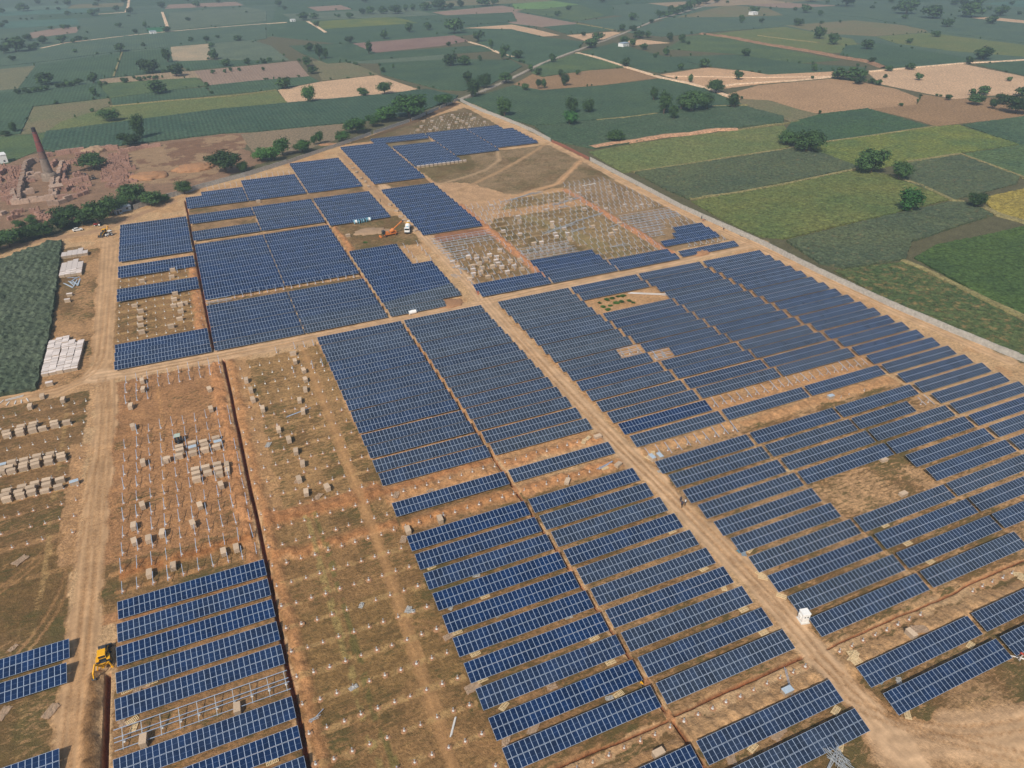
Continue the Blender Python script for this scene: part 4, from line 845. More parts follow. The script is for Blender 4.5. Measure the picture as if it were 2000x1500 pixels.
for i, (px, py, w_, h_) in enumerate(TL):
    b = at(px, py); dist = math.hypot(b.x, b.y)
    mpp = math.sqrt(b.x ** 2 + b.y ** 2 + CH ** 2) / F
    wm = max(1.6, w_ * mpp * (1.15 if (640 < px < 900 and 190 < py < 290) or dist > 900 else 1.0))
    hm = height_at(b, py - h_); hm = max(1.8, min(hm - .05 * wm, 18)) * 1.0
    hm = max(hm, .55 * wm)
    asp = hm / wm; near_ = dist < 700
    if near_: kind = 'tall' if asp > 1.25 else ('flat' if asp < .78 else ('bushy' if i % 2 else 'round'))
    else: kind = 'fartall' if asp > 1.2 else 'far'
    cm, tm = get_var(kind, i % 4)
    fi = near_field(b.x, b.y)
    t = empty('tree', (b.x, b.y, 0), random.uniform(0, 6.28))
    c = link('crown', cm, t, scale=(wm * 1.05, wm * 1.05, hm * 1.18), loc=(0, 0, 0 if near_ else -.05 * hm)); c.color = shade(px, py)
    tr = link('trunk', tm, t, scale=(min(wm, hm), min(wm, hm), hm))
    tinfo[t.name] = [t, px, py, wm, hm, asp, fi]; TREEOBJ.append(t)
def place_of(v):
    t, px, py, wm, hm, asp, fi = v
    if -50 < px < 250 and py > 395: return 'in the tree belt between the cornfield and brick works'
    if 250 <= px < 640 and 275 < py < 410 or (px, py) in ((184, 331),): return 'along the left boundary wall'
    if 640 <= px < 900 and 190 < py < 290: return 'along the far left boundary wall'
    if 1270 <= px <= 1385 and 180 < py < 240: return 'in the grove amid the green fields'
    if 1265 <= px <= 1385 and py < 47: return 'in the avenue along the paved road'
    return ('in the ' if fi[2] else 'beside the ') + FIELDS[fi[1]][0]
GR = {}
for v in tinfo.values(): GR.setdefault(place_of(v), []).append(v)
for pl, L_ in GR.items():
    L_.sort(key=lambda v: v[1])
    kindf = lambda v: ('tall narrow' if v[5] > 1.2 else 'wide spreading' if v[5] < .72 else 'round')
    for k, v in enumerate(L_):
        sz = 'big' if v[4] > 8 else 'small' if v[4] < 4.2 else 'mid-sized'
        head = '%s %s tree' % (sz, kindf(v)) if len(L_) == 1 else '%s %s tree, %s from the left' % (sz, kindf(v), nth(k + 1))
        lab = head + ' ' + pl
        wd = lab.split()
        if len(wd) > 16: lab = ' '.join(('%s tree, %s from left %s' % (sz, nth(k + 1), pl)).split()[:16]) if len(L_) > 1 else ' '.join(wd[:16])
        tag(v[0], lab.rstrip(','), 'tree', 'trees ' + pl)

VV, FF = [], []
for (px, py, w_, h_) in TREST:      # the smallest, farthest trees as one object
    b = at(px, py); mpp = math.hypot(b.x, b.y) / F; wm = max(2.5, w_ * mpp); hm = max(2.5, min(9, height_at(b, py - h_)))
    me_ = get_var('far', int(px) % 4)[0]; i0 = len(VV)
    VV += [(b.x + v.co.x * wm, b.y + v.co.y * wm, v.co.z * hm * 1.1) for v in me_.vertices]; FF += [tuple(i0 + q for q in p.vertices) for p in me_.polygons]
rr = random.Random(99)
for k in range(420):                # hedge bushes and saplings along far field edges
    d_, poly, c_ = rr.choice(FIELDS); i = rr.randrange(len(poly)); a, b = poly[i], poly[(i + 1) % len(poly)]; t_ = rr.random(); x, y = a[0] + (b[0] - a[0]) * t_, a[1] + (b[1] - a[1]) * t_
    if math.hypot(x, y) < 640 or math.hypot(x, y) > 3500: continue
    wm = rr.uniform(1.6, 4.5); hm = rr.uniform(1.4, 4.0); me_ = get_var('far', k % 4)[0]; i0 = len(VV)
    VV += [(x + v.co.x * wm, y + v.co.y * wm, v.co.z * hm) for v in me_.vertices]; FF += [tuple(i0 + q for q in p.vertices) for p in me_.polygons]
me = bpy.data.meshes.new('distant_bushes'); me.from_pydata(VV, [], FF); me.materials.append(M['leaf'])
tag(link('distant_bushes', me), 'scattered tiny bushes and trees along the edges of the distant fields', 'bushes', kind='stuff')
# ================================================================ SOLAR TABLES
TI = R(16.0); MW, ML = 1.0, 1.98          # module pitch and length
WO, WI = .99, 1.96
def add_module(V, Fc, Mi, ox, oy, f=.042):
    """one framed module lying in the xy plane, its lower left corner at ox, oy"""
    z = .04; i0 = len(V)
    x0, x1, y0, y1 = ox, ox + WO, oy, oy + WI; a0, a1, b0, b1 = x0 + f, x1 - f, y0 + f, y1 - f; m0, m1 = (y0 + y1) / 2 - .016, (y0 + y1) / 2 + .016
    V += [(x0, y0, z), (x1, y0, z), (x1, y1, z), (x0, y1, z), (a0, b0, z), (a1, b0, z), (a1, b1, z), (a0, b1, z),
          (a0, m0, z), (a1, m0, z), (a0, m1, z), (a1, m1, z), (x0, y0, 0), (x1, y0, 0), (x1, y1, 0), (x0, y1, 0)]
    q = [((0, 1, 5, 4), 1), ((1, 2, 6, 11, 9, 5), 1), ((2, 3, 7, 6), 1), ((3, 0, 4, 8, 10, 7), 1), ((4, 5, 9, 8), 0), ((8, 9, 11, 10), 2), ((10, 11, 6, 7), 0),
         ((0, 12, 13, 1), 1), ((1, 13, 14, 2), 1), ((2, 14, 15, 3), 1), ((3, 15, 12, 0), 1), ((15, 14, 13, 12), 1)]
    for f_, m_ in q: Fc.append(tuple(i0 + k for k in f_)); Mi.append(m_)
def pv_mesh(name, cols, rows=(0, 1)):
    V, Fc, Mi = [], [], []
    for r_ in rows:
        for c_ in cols: add_module(V, Fc, Mi, c_ * MW + .005, r_ * (ML + .05))
    me = bpy.data.meshes.new(name); me.from_pydata(V, [], Fc)
    me.polygons.foreach_set('material_index', Mi)
    for m_ in ('pv', 'alu', 'pvline'): me.materials.append(M[m_])
    return me
DP = ML * 2 + .05
ONE = pv_mesh('solar_panel', [0], (0,))
ARR = {}; FRM = {}
def frame_mesh(n):
    if n not in FRM:
        mb = MB(); L_ = n * MW
        c_, s_ = math.cos(TI), math.sin(TI)
        pt = lambda x, u, dz=0: (x, -DP * c_ + u * c_, ZT - DP * s_ + u * s_ + dz)
        for u in (.45, 1.55, 2.45, 3.55): mb.bar(pt(-.05, u, -.06), pt(L_ + .05, u, -.06), .07, .06)
        k = int(round((L_ - 1.2) / 3.03)) + 1
        for i in range(k):
            x = 1.2 + 3.03 * i
            if x > L_ - .3: break
            mb.bar(pt(x, .15, -.14), pt(x, DP - .15, -.14), .08, .1)
            zt = pt(x, 2.2, -.2)
            mb.bar((x, zt[1], -.2), zt, .12, .12)
            mb.bar((x, zt[1], zt[2] * .45), pt(x, .9, -.2), .05, .05)
        FRM[n] = mb.mesh('support_frame', M['steel'])
    return FRM[n]
INV = {}
# every interval of panels: (row, x0, number of modules, block key, tint of painted sky sheen)
TAB = []
def rows(a, b, off=0.0): return [k + off for k in range(a, b + 1)]
def put(rs, x0, n, key, tint=.3, c0=0):
    for r_ in rs: TAB.append((r_, x0 + c0 * MW, n, key, tint))
A1, A2, A3, A4, A5, A6, A7, A8 = -33.5, 26.0, 56.2, 91.8, 121.9, 151.9, 182.6, 212.7
put([-1, 0, 1, 2, 3, 5, 6, 7], A1, 29, 'near left block beside the deep trench', .0)
put([0, 1, 4], -70.9, 29, 'block at the left edge', .0)
put(rows(-17, -4), A2, 29, 'block left of the middle trench, south of the cross road', .45)
put([-2], A2, 29, 'lone row left of the middle trench', .2)
put(rows(0, 9) + [11, 12], A2, 29, 'near block left of the middle trench', .1)
put(rows(-17, -4), A3, 29, 'block right of the middle trench, south of the cross road', .65)
put([-2], A3, 29, 'lone row right of the middle trench', .45)
put(rows(0, 9) + [11, 12], A3, 29, 'near block between the middle trench and the diagonal road', .4)
put([-17, -16, -15, -14, -13, -12, -11, -10], A4, 29, 'block right of the diagonal road, south of the cross road', .7)
put([-9], A4, 21, 'block right of the diagonal road, south of the cross road', .6)
put([-8, -7, -6, -5, -4], A4, 29, 'block right of the diagonal road, south of the cross road', .6)
put([-3], A4, 29, 'block right of the diagonal road, south of the cross road', .0)
put([-2], A4, 29, 'block right of the diagonal road, south of the cross road', .6)
put(rows(0, 9), A4, 29, 'near block right of the diagonal road', .55)
put([11, 12], A4, 29, 'pair at the lower right beside the road end', .3)
for r_ in rows(-17, -4) + [-2] + rows(0, 9) + [11, 12]:
    if r_ in (-15, -14, 4, 5): continue
    if r_ == -8: put([r_], A5, 22, 'long rows in the right middle, left half', .5, 7)
    else: put([r_], A5, 29, 'long rows in the right middle, left half', .5)
for r_ in rows(-17, -4) + [-2] + rows(0, 8):
    put([r_], A6, 21 if r_ == 1 else 29, 'long rows in the right middle, right half', .5)
for r_ in rows(-17, 6): put([r_], A7, 29, 'stepped rows along the boundary wall, right', .4)
# north of the cross road
H = .2
put(rows(-42, -35, .3), -36.5, 29, 'upper left block beside the dirt road', .1)
put([-32.7, -31.7], -36.5, 29, 'two rows below the upper left block', .1)
put([-28.75, -27.75], -36.5, 29, 'two rows above the field of feet, left', .1)
put([-20.8, -19.8, -18.8], -36.3, 29, 'three rows at the left corner of the cross road', .15)
put([-46.8, -45.8, -44.8], -6.3, 29, 'top block above the cable trench', .1); put([-47.8], -6.3, 21, 'top block above the cable trench', .1, 8)
put(rows(-50, -45, H), 23.2, 29, 'top block above the cable trench, right half', .1)
put([-41.8, -40.8, -37.8, -36.8], -6.3, 29, 'block with a bare pocket, left half', .2)
put(rows(-42, -37, H), 23.2, 29, 'block with a bare pocket, right half', .2)
put(rows(-35, -26, H), -6.2, 29, 'dense block between two trenches, left half', .05)
put(rows(-35, -26, H), 23.2, 29, 'dense block between two trenches, right half', .05)
put(rows(-24, -20, H), -6.2, 29, 'block above the cross road, left half', .15); put([-18.8], -6.2, 29, 'block above the cross road, left half', .5)
put(rows(-24, -21, H), 23.2, 29, 'block above the cross road, right half', .2); put([-19.8, -18.8], 23.2, 29, 'block above the cross road, right half', .6)
put(rows(-29, -26, H), 53.4, 21, 'block beside the mixer truck clearing', -.2)
put(rows(-25, -21, H), 53.4, 29, 'block beside the mixer truck clearing', -.2)
put([-19.8], 53.4, 29, 'block beside the mixer truck clearing', 1.0); put([-18.8], 53.4, 21, 'block beside the mixer truck clearing', 1.0)
put([-20.8], 53.4, 29, 'block beside the mixer truck clearing', .9)
put(rows(-42, -36, H), 53.3, 29, 'block above the cable drums', .1)
put(rows(-54, -45, H), 53.2, 29, 'block left of the road in the far part', .05)
put(rows(-42, -31, H), 88.8, 29, 'dark block right of the mixer truck', -.1)
put(rows(-58, -45, H), 88.6, 29, 'far block right of the road', .05)
put([-59.8, -58.8], 111.0, 8, 'short piece at the head of the far pocket', .05)
put([-59.8, -58.8], 119.0, 29, 'pair above the far bare pocket', .05)
put(rows(-56, -49, H), 119.0, 29, 'far block below the bare pocket', .05)
put(rows(-60, -51, H), 148.8, 29, 'far block in the middle of the apex', .05)
put([-59.8, -58.8], 178.6, 23, 'far block beside the boundary wall', .05)
put(rows(-58, -52, H), 178.6, 29, 'far block beside the boundary wall', .05)
put([-20, -19], 89.0, 29, 'pair at the road crossing, north side', .2)
put([-22, -21], 118.9, 29, 'dark pair in the post field', -.3)
put([-20, -19], 118.7, 29, 'double row north of the cross road, left half', .3)
put([-19.9, -18.95], 148.3, 29, 'double row north of the cross road, right half', .3)
put([-23.3], 194, 16, 'dark stepped rows by the wall', -.35); put([-22.3], 189.5, 20, 'dark stepped rows by the wall', -.35); put([-21.3], 179.5, 29, 'dark stepped rows by the wall', -.35)
put([-19.2], 179.8, 29, 'single row beside the wall, north side', .3)
def vis(x, y, m=40):
    px, py = topix((x, y, 1)); return -m < px < 2000 + m and -m < py < 1500 + m
TAB = [t for t in TAB if any(vis(t[1] + k * t[2] / 4, YROW(t[0]) - dy, 4) and (Vector((t[1] + k * t[2] / 4, YROW(t[0]) - dy, -CH)).dot(_fw) > 5) for k in range(5) for dy in (0, 4))]
def tdist(t): return math.hypot(t[1] + t[2] / 2, YROW(t[0]))
TAB.sort(key=tdist)
print('tables', len(TAB))
proto = {}
def table(t, near):
    r_, x0, n, key, tint = t
    y = YROW(r_)
    root = empty('solar_table', (x0, y, 0))
    dz = .10 * math.sin(x0 * 1.7 + r_ * 2.9); root.location.z = dz
    c_, s_ = math.cos(TI), math.sin(TI)
    tilt = random.uniform(-.012, .012); tint = tint + random.uniform(-.16, .16)
    root.rotation_euler = (0, random.uniform(-.0025, .0025), 0)
    link('support_frame', frame_mesh(n), root)
    lo = (0, -DP * c_, ZT - DP * s_)
    if near:
        for row in (0, 1):
            for i in range(n):
                u = row * (ML + .05)
                o = link('solar_panel', ONE, root, loc=(i * MW + .005, -DP * c_ + u * c_, ZT - DP * s_ + u * s_), rot=(TI + tilt + random.uniform(-.002, .002), 0, 0))
                o.color = (min(1, max(-0.4, tint + random.uniform(-.08, .08))), 0, 0, 1)
    else:
        if n not in ARR: ARR[n] = pv_mesh('panel_array', range(n))
        o = link('panel_array', ARR[n], root, loc=lo, rot=(TI + tilt, 0, 0)); o.color = (max(-.4, tint), 0, 0, 1)
    return root
BL = {}
MAXT = 300
for i, t in enumerate(TAB[:MAXT]):
    o = table(t, near=tdist(t) < 165); BL.setdefault(t[3], []).append((t, o))
if len(TAB) > MAXT:      # the farthest tables of the apex in one object
    VV, FF, MI = [], [], []
    c_, s_ = math.cos(TI), math.sin(TI)
    for (r_, x0, n, key, tint) in TAB[MAXT:]:
        V, Fc, Mi = [], [], []
        for rw in (0, 1):
            for k in range(n): add_module(V, Fc, Mi, k * MW, rw * (ML + .05))
        b0 = len(VV); y = YROW(r_)
        VV += [(x0 + a, y - DP * c_ + b * c_ - z * s_, ZT - DP * s_ + b * s_ + z * c_) for a, b, z in V]; FF += [tuple(b0 + q_ for q_ in f) for f in Fc]; MI += Mi
    me = bpy.data.meshes.new('solar_tables'); me.from_pydata(VV, [], FF); me.polygons.foreach_set('material_index', MI)
    for m_ in ('pv', 'alu', 'pvline'): me.materials.append(M[m_])
    o = link('solar_tables', me); o.color = (.05, 0, 0, 1)
    tag(o, 'farthest rows of blue solar tables near the apex of the site', 'solar tables', kind='stuff')
def short(s, n=16): return ' '.join(s.split()[:n]).rstrip(',')
for key, L_ in BL.items():
    L_.sort(key=lambda v: (-v[0][0], v[0][1]))
    for k, (t, o) in enumerate(L_):
        col = 'greyish blue' if t[4] > .5 else 'very dark blue' if t[4] < -.05 else 'blue'
        num = '%s from the front' % nth(k + 1) if len(L_) > 2 else ('front row' if k == 0 else 'back row') if len(L_) == 2 else ''
        if len(L_) == 1: lab = '%s solar table, %s' % (col, key)
        else: lab = '%s solar table, %s, %s' % (col, num, key)
        if len(lab.split()) > 16: lab = 'solar table, %s, %s' % (num, key)
        tag(o, short(lab), 'solar table', 'solar tables: ' + key)

# ---------------------------------------------------------------- unfinished tables: frames without panels
def open_frame(x0, r_, n, label, panels=0, group='bare steel frames without panels'):
    y = YROW(r_); root = empty('table_frame', (x0, y, 0)); c_, s_ = math.cos(TI), math.sin(TI); L_ = n
    pt = lambda x, u, dz=0: (x, -DP * c_ + u * c_, ZT - DP * s_ + u * s_ + dz)
    for u in (.2, 1.6, 2.35, 3.8):
        mb = MB(); mb.bar(pt(-.1, u, -.03), pt(L_ + .1, u, -.03), .11, .08); mb.build('rail', M['alu'], root)
    x = 1.2
    while x < L_:
        mb = MB(); mb.bar(pt(x, .05, -.13), pt(x, DP - .05, -.13), .1, .1); z_ = pt(x, 2.2, -.2)
        mb.bar((x, z_[1], -.1), z_, .13, .13); mb.bar((x, z_[1], .5), pt(x, 1.0, -.2), .05); mb.bar((x, z_[1], .5), pt(x, 3.3, -.2), .05)
        mb.build('post_and_rafter', M['steel'], root)
        mb = MB(); mb.lathe([(.26, -.1), (.26, .06), (.16, .22), (.1, .24)], 10, (x, z_[1], 0)); mb.build('foot', M['concrete'], root)
        x += 3.03
    tag(root, label, 'table frame', group); return root
open_frame(A1, 4, 29, 'bare four-rail steel table frame between blue tables, lower left')
for k, r_ in enumerate((-28.75, -27.75)): open_frame(89.5, r_, 28, 'bare steel table frame, %s row below the dark block by the truck' % nth(k + 1))
for k, r_ in enumerate((-26.75, -25.75)): open_frame(89.5, r_, 11, 'short bare steel table frame, %s row beside the road' % nth(k + 1))
for k, r_ in enumerate((-24.3, -23.2)): open_frame(119.4, r_, 24, 'bare steel table frame, %s row behind the dark pair' % nth(k + 1))
for k in range(5):
    r_ = -27.3 + k; open_frame(179.8, r_, 29 if k < 2 else (15, 13, 8)[k - 2], 'bare steel table frame by the wall, %s from the back' % nth(k + 1))
open_frame(113, -9, 7.6, 'short bare end of frame beside the panels by the road', 0); open_frame(121.9, -8, 6.6, 'short bare end of frame at the gap between rows', 0)
open_frame(-6.2, -24.8, 9, 'short stretch of bare frame at the left trench')
# ---------------------------------------------------------------- posts with rafters and bare feet
def m_post():
    mb = MB(); c_, s_ = math.cos(TI), math.sin(TI); zt = ZT - .35
    mb.bar((0, 0, -.1), (0, 0, zt), .14, .12); return mb.mesh('post', M['steel'])
def m_rafter():
    mb = MB(); c_, s_ = math.cos(TI), math.sin(TI); z0 = ZT - .45
    mb.bar((0, -1.9 * c_, z0 - 1.9 * s_), (0, 1.9 * c_, z0 + 1.9 * s_), .11, .1); mb.bar((0, 0, .75), (0, -.8 * c_, z0 - .8 * s_), .04)
    return mb.mesh('rafter', M['alu'])
def m_foot():
    mb = MB(); mb.lathe([(.27, -.12), (.25, .05), (.18, .16), (.12, .2)], 12); return mb.mesh('foot', M['concrete'])
def m_stub():
    mb = MB(); mb.bar((0, 0, .1), (0, 0, .85), .12, .1); mb.box((0, 0, .86), (.2, .2, .02)); return mb.mesh('stub', M['steel'])
def m_collar():
    r_ = random.Random(3); mb = MB(); n = 14
    mb.lathe([(.62, -.08), (.5, .04), (.36, .08), (.25, .07)], n)
    for v in mb.bm.verts: v.co.x *= r_.uniform(.8, 1.25); v.co.y *= r_.uniform(.8, 1.25)
    return mb.mesh('soil_ring', M['soilheap'])
PM, RM, FM, SM, CM_ = m_post(), m_rafter(), m_foot(), m_stub(), m_collar()
POSTS = []   # (x, row, kind, area, col)
def pfield(x0, cols, rws, kind, area, miss=lambda r, k: False, yoff=-1.3):
    for r_ in rws:
        for k in cols:
            if miss(r_, k): continue
            POSTS.append([x0 + 1.2 + 3.03 * k, YROW(r_) + yoff, kind, area, r_, k])
c10 = range(10)
pfield(-34.2, c10, rows(-17, -15), 'T', 'post field left of the deep trench', lambda r, k: (r == -15 and k > 2))
pfield(-34.2, c10, rows(-12, -2), 'T', 'post field left of the deep trench', lambda r, k: (r == -12 and k == 0) or (r == -10 and k == 9))
pfield(-4.2, c10, rows(-16, -4), 'F', 'footing field right of the deep trench', lambda r, k: (r * 7 + k * 3) % 11 == 0)
pfield(-4.2, c10, [-3, -2, -1], 'F', 'footing field left of the lone row'); pfield(-4.2, c10, rows(0, 9), 'F', 'near footing field right of the deep trench')
pfield(-4.2, [5, 7, 8, 9], [-17], 'T', 'top of the footing field right of the deep trench'); pfield(-4.2, [6, 8, 9], [-14.5], 'T', 'top of the footing field right of the deep trench')
for x0, ar in ((A2, 'left of'), (A3, 'right of')):
    pfield(x0, c10, [-3, -1], 'F', 'gap rows %s the middle trench' % ar, lambda r, k: (r == -1 and x0 > 50 and k > 7)); pfield(x0, c10, [10], 'F', 'front gap row %s the middle trench' % ar)
pfield(A4, c10, [10], 'F', 'front gap row beside the road end', lambda r, k: k > 7); pfield(A5, range(2, 10), [10], 'F', 'front gap row at the right', lambda r, k: k > 6)
pfield(A4, c10, [-1], 'T', 'gap row right of the diagonal road', yoff=-1.6); pfield(A5, range(20), [-3], 'T', 'gap row in the long rows', yoff=-1.6); pfield(A5, [12, 13, 15], [-1], 'F', 'rear gap row in the long rows')
pfield(A5 - .2, [0, 1], [-8], 'T', 'end of a long row'); pfield(A5, [18, 19], [1], 'T', 'end of a long row, right')
pfield(-72.4, c10, rows(-16, -6), 'F', 'left footing field with crates', lambda r, k: (r * 5 + k * 7) % 13 == 0)
pfield(-37, c10, rows(-31, -22), 'F', 'footing field in the upper left block', lambda r, k: r in (-29, -28))
pfield(-37, [7, 8], [-31], 'T', 'upper left block')
pfield(88.6, c10, rows(-27, -21, H), 'T', 'post field right of the road', lambda r, k: (r < -25.5 and k < 4) or (k * 5 + int(r * 3)) % 13 == 0)
pfield(76, [0, 2], rows(-29, -26, H), 'T', 'posts beside the truck clearing')
for x0, ar in ((118.9, 'centre'), (148.9, 'right')):
    pfield(x0, c10, rows(-35, -24, .2), 'T', 'far post field, ' + ar, lambda r, k: (k * 7 + int(r * 5)) % 9 == 0)
pfield(148.9, c10, [-22.8, -21.7, -20.9], 'T', 'far post field, right')
pfield(179.5, c10, rows(-37, -29, .2), 'T', 'far post field by the wall', lambda r, k: (r < -34 and k > 8)); pfield(179.5, range(5, 10), [-26, -25, -24], 'T', 'far post field by the wall'); pfield(179.5, range(3, 10), [-20.4], 'T', 'post row by the wall')
pfield(134, range(22), rows(-69, -61, .2), 'F', 'apex footing field', lambda r, k: (134 + 3 * k) < 134 + (-r - 61) * 5.5 or (k * 3 + int(r)) % 7 == 0)
pfield(-6.2, range(19), [-25.2], 'T', 'gap row in the dense block', lambda r, k: k < 3)
pfield(52, range(-9, 0), [-51.3], 'T', 'posts behind the top block'); pfield(-5, range(3, 9), [-49.6], 'T', 'posts behind the top block, left')
POSTS = [p for p in POSTS if vis(p[0], p[1], 5)]
print('posts', len(POSTS))
POSTS.sort(key=lambda p: math.hypot(p[0], p[1]))
# two kinds, each with its nearest 290 as things of their own
cnt = {'T': 0, 'F': 0}; proto = {}; AR = {}; rest = {'T': [], 'F': []}
for p in POSTS:
    cnt[p[2]] += 1
    if cnt[p[2]] > 295: rest[p[2]].append(p); continue
    x, y, kd = p[0] + random.uniform(-.07, .07), p[1] + random.uniform(-.07, .07), p[2]
    if kd not in proto:
        r_ = empty('support_post' if kd == 'T' else 'post_footing')
        link('foot', FM, r_); link('soil_ring', CM_, r_)
        if kd == 'T': link('post', PM, r_); link('rafter', RM, r_)
        else: link('stub', SM, r_)
        proto[kd] = r_; o = r_
    else: o = copy_tree(proto[kd])
    zz = gz(x, y); zz = min(zz, .5)
    o.location = (x, y, zz - .02 if kd == 'F' else zz * .5); o.rotation_euler = (random.uniform(-.05, .05), random.uniform(-.05, .05), random.uniform(-.05, .05) if kd == 'T' else random.uniform(-1.5, 1.5)); o.scale = (random.uniform(.8, 1.15),) * 2 + (random.uniform(.7, 1.1),)
    AR.setdefault((p[3], kd), []).append((p, o))
for (ar, kd), L_ in AR.items():
    rws = sorted({q[0][4] for q in L_}, reverse=True)
    rk = {r_: i + 1 for i, r_ in enumerate(rws)}
    for r_ in rws:
        row = sorted([q for q in L_ if q[0][4] == r_], key=lambda q: q[0][0])
        for i, (p, o) in enumerate(row):
            nm = 'steel post with rafter' if kd == 'T' else 'white footing'
            if len(rws) > 1: lab = '%s, %s from left, %s row from front, %s' % (nm, nth(i + 1), nth(rk[r_]), ar)
            else: lab = '%s, %s from left, %s' % (nm, nth(i + 1), ar)
            w_ = lab.split()
            if len(w_) > 16: lab = ' '.join(w_).replace('with rafter, ', '').replace(' from front,', ',').replace('steel post', 'post'); lab = short(lab)
            tag(o, lab, 'post' if kd == 'T' else 'footing', ('posts in the ' if kd == 'T' else 'footings in the ') + ar)
for kd, L_ in rest.items():
    if not L_: continue
    srcs = [FM, PM, RM] if kd == 'T' else [FM, SM]
    mats = [M['concrete'], M['steel'], M['alu']]
    VV, FF, MI = [], [], []
    data = [([tuple(v.co) for v in m_.vertices], [tuple(pp.vertices) for pp in m_.polygons], mats.index(m_.materials[0])) for m_ in srcs]
    for p in L_:
        for vs_, fs_, mi in data:
            b0 = len(VV); VV += [(a + p[0], b + p[1], c) for a, b, c in vs_]; FF += [tuple(b0 + q_ for q_ in f) for f in fs_]; MI += [mi] * len(fs_)
    me = bpy.data.meshes.new('support_posts'); me.from_pydata(VV, [], FF); me.polygons.foreach_set('material_index', MI)
    for m_ in mats: me.materials.append(m_)
    o = link('support_posts' if kd == 'T' else 'post_footings', me)
    tag(o, 'far crowded field of %s' % ('slender pale steel posts with rafters' if kd == 'T' else 'small white concrete footings'), 'posts' if kd == 'T' else 'footings', kind='stuff')

# ================================================================ CRATES, PALLETS AND HEAPS
def make_crate(L_=2.0, W_=1.15, Hh=1.15, top='carton', side='cartonside'):
    root = empty('module_crate')
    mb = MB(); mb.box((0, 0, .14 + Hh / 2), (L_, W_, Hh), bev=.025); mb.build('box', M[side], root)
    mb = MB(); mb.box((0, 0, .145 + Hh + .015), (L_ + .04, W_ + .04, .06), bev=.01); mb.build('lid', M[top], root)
    mb = MB()
    for q in (-1, 0, 1): mb.box((0, q * (W_ / 2 - .08), .06), (L_, .1, .12))
    for q in (-1, -.33, .33, 1): mb.box((q * (L_ / 2 - .08), 0, .135), (.12, W_, .02))
    mb.build('pallet', M['wood'], root)
    return root
crate0 = {}
def crate(px=None, py=None, rz=0.0, kind='c', xy=None, label='', group='', z=None, tilt=0):
    if kind not in crate0:
        crate0[kind] = {'c': lambda: make_crate(), 'p': lambda: make_crate(1.95, 1.12, 1.1, 'palecarton', 'cartonside'), 'b': lambda: make_crate(2.0, 1.15, 1.15, 'bluewrap', 'cartonside'),
                        'h': lambda: make_crate(2.0, 1.15, .75, 'carton', 'cartonside')}[kind](); o = crate0[kind]
    else: o = copy_tree(crate0[kind])
    p = Vector((xy[0], xy[1], 0)) if xy else at(px, py, .0)
    o.location = (p.x, p.y, gz(p.x, p.y) * .6 if z is None else z); o.rotation_euler = (0, 0, rz + random.uniform(-.08, .08)); o.scale = (1, 1, random.uniform(.85, 1.08))
    tag(o, label, 'crate', group or None); return o
HP = math.pi / 2
# left footing field: three bands of crates, base centres in photograph pixels
Z4 = lambda x, y: (x / 4.327, 780 + y / 4.327)
bands = [('back crate band, left field', [(70, 325, 'c'), (62, 300, 'c'), (180, 310, 'c'), (172, 283, 'c'), (188, 255, 'c'), (285, 287, 'c'), (282, 262, 'c'), (292, 235, 'c'), (368, 268, 'c'), (470, 243, 'c'), (464, 216, 'c'), (572, 218, 'c')]),
         ('middle crate band, left field', [(20, 640, 'c'), (15, 612, 'c'), (105, 628, 'c'), (88, 600, 'c'), (112, 560, 'c'), (28, 580, 'b'), (208, 605, 'c'), (210, 578, 'c'), (215, 540, 'c'), (308, 580, 'c'), (305, 552, 'c'), (325, 508, 'c'), (422, 555, 'c'), (418, 524, 'c'), (435, 486, 'c'), (530, 520, 'c'), (522, 492, 'c')]),
         ('front crate band, left field', [(68, 868, 'c'), (52, 838, 'c'), (68, 800, 'c'), (182, 838, 'c'), (168, 808, 'c'), (200, 770, 'c'), (278, 810, 'c'), (270, 776, 'c'), (305, 735, 'c'), (385, 790, 'h'), (402, 745, 'c'), (405, 712, 'c'), (502, 762, 'c'), (518, 708, 'c')])]
for nm, L_ in bands:
    L_.sort(key=lambda v: (round(v[0] / 60), -v[1]))
    for k, (x, y, kd) in enumerate(sorted(L_, key=lambda v: v[0])):
        crate(*Z4(x, y - 4), 0, kd, label='%scrate, %s from the left, %s' % ('blue-topped ' if kd == 'b' else 'cardboard ', nth(k + 1), nm), group=nm)
crate(*Z4(635, 718), .1, 'b', label='white-topped open crate at the right end of the front crate band', group='')
crate(*Z4(262, 78), HP, 'c', label='single brown crate near the dirt road, left field', group=''); crate(*Z4(540, 22), HP, 'c', label='single crate on the pale strip, left field')
crate(84, 778, HP, 'c', label='single crate just below the curved dirt road, far left')
Z5 = lambda x, y: (320 + x / 5.95, 820 + y / 5.95)
g1 = 'rear cluster of crates in the post field'; L_ = [(190, 350, 'c'), (195, 395, 'c'), (185, 455, 'c'), (338, 308, 'c'), (342, 360, 'b'), (345, 420, 'c'), (465, 285, 'c'), (483, 330, 'c'), (486, 385, 'c'), (612, 245, 'c'), (635, 290, 'b'), (618, 350, 'c'), (40, 495, 'c')]
for k, (x, y, kd) in enumerate(sorted(L_)): crate(*Z5(x, y - 6), 0, kd, label='%s crate, %s from the left, %s' % ('blue-topped' if kd == 'b' else 'cardboard', nth(k + 1), g1), group=g1)
g2 = 'front cluster of crates in the post field'; L_ = [(375, 612, 'c'), (382, 662, 'c'), (392, 730, 'c'), (495, 590, 'c'), (520, 650, 'c'), (630, 560, 'c'), (642, 612, 'c'), (648, 670, 'c')]
for k, (x, y, kd) in enumerate(sorted(L_)): crate(*Z5(x, y - 8), 0, kd, label='cardboard crate, %s from the left, %s' % (nth(k + 1), g2), group=g2)
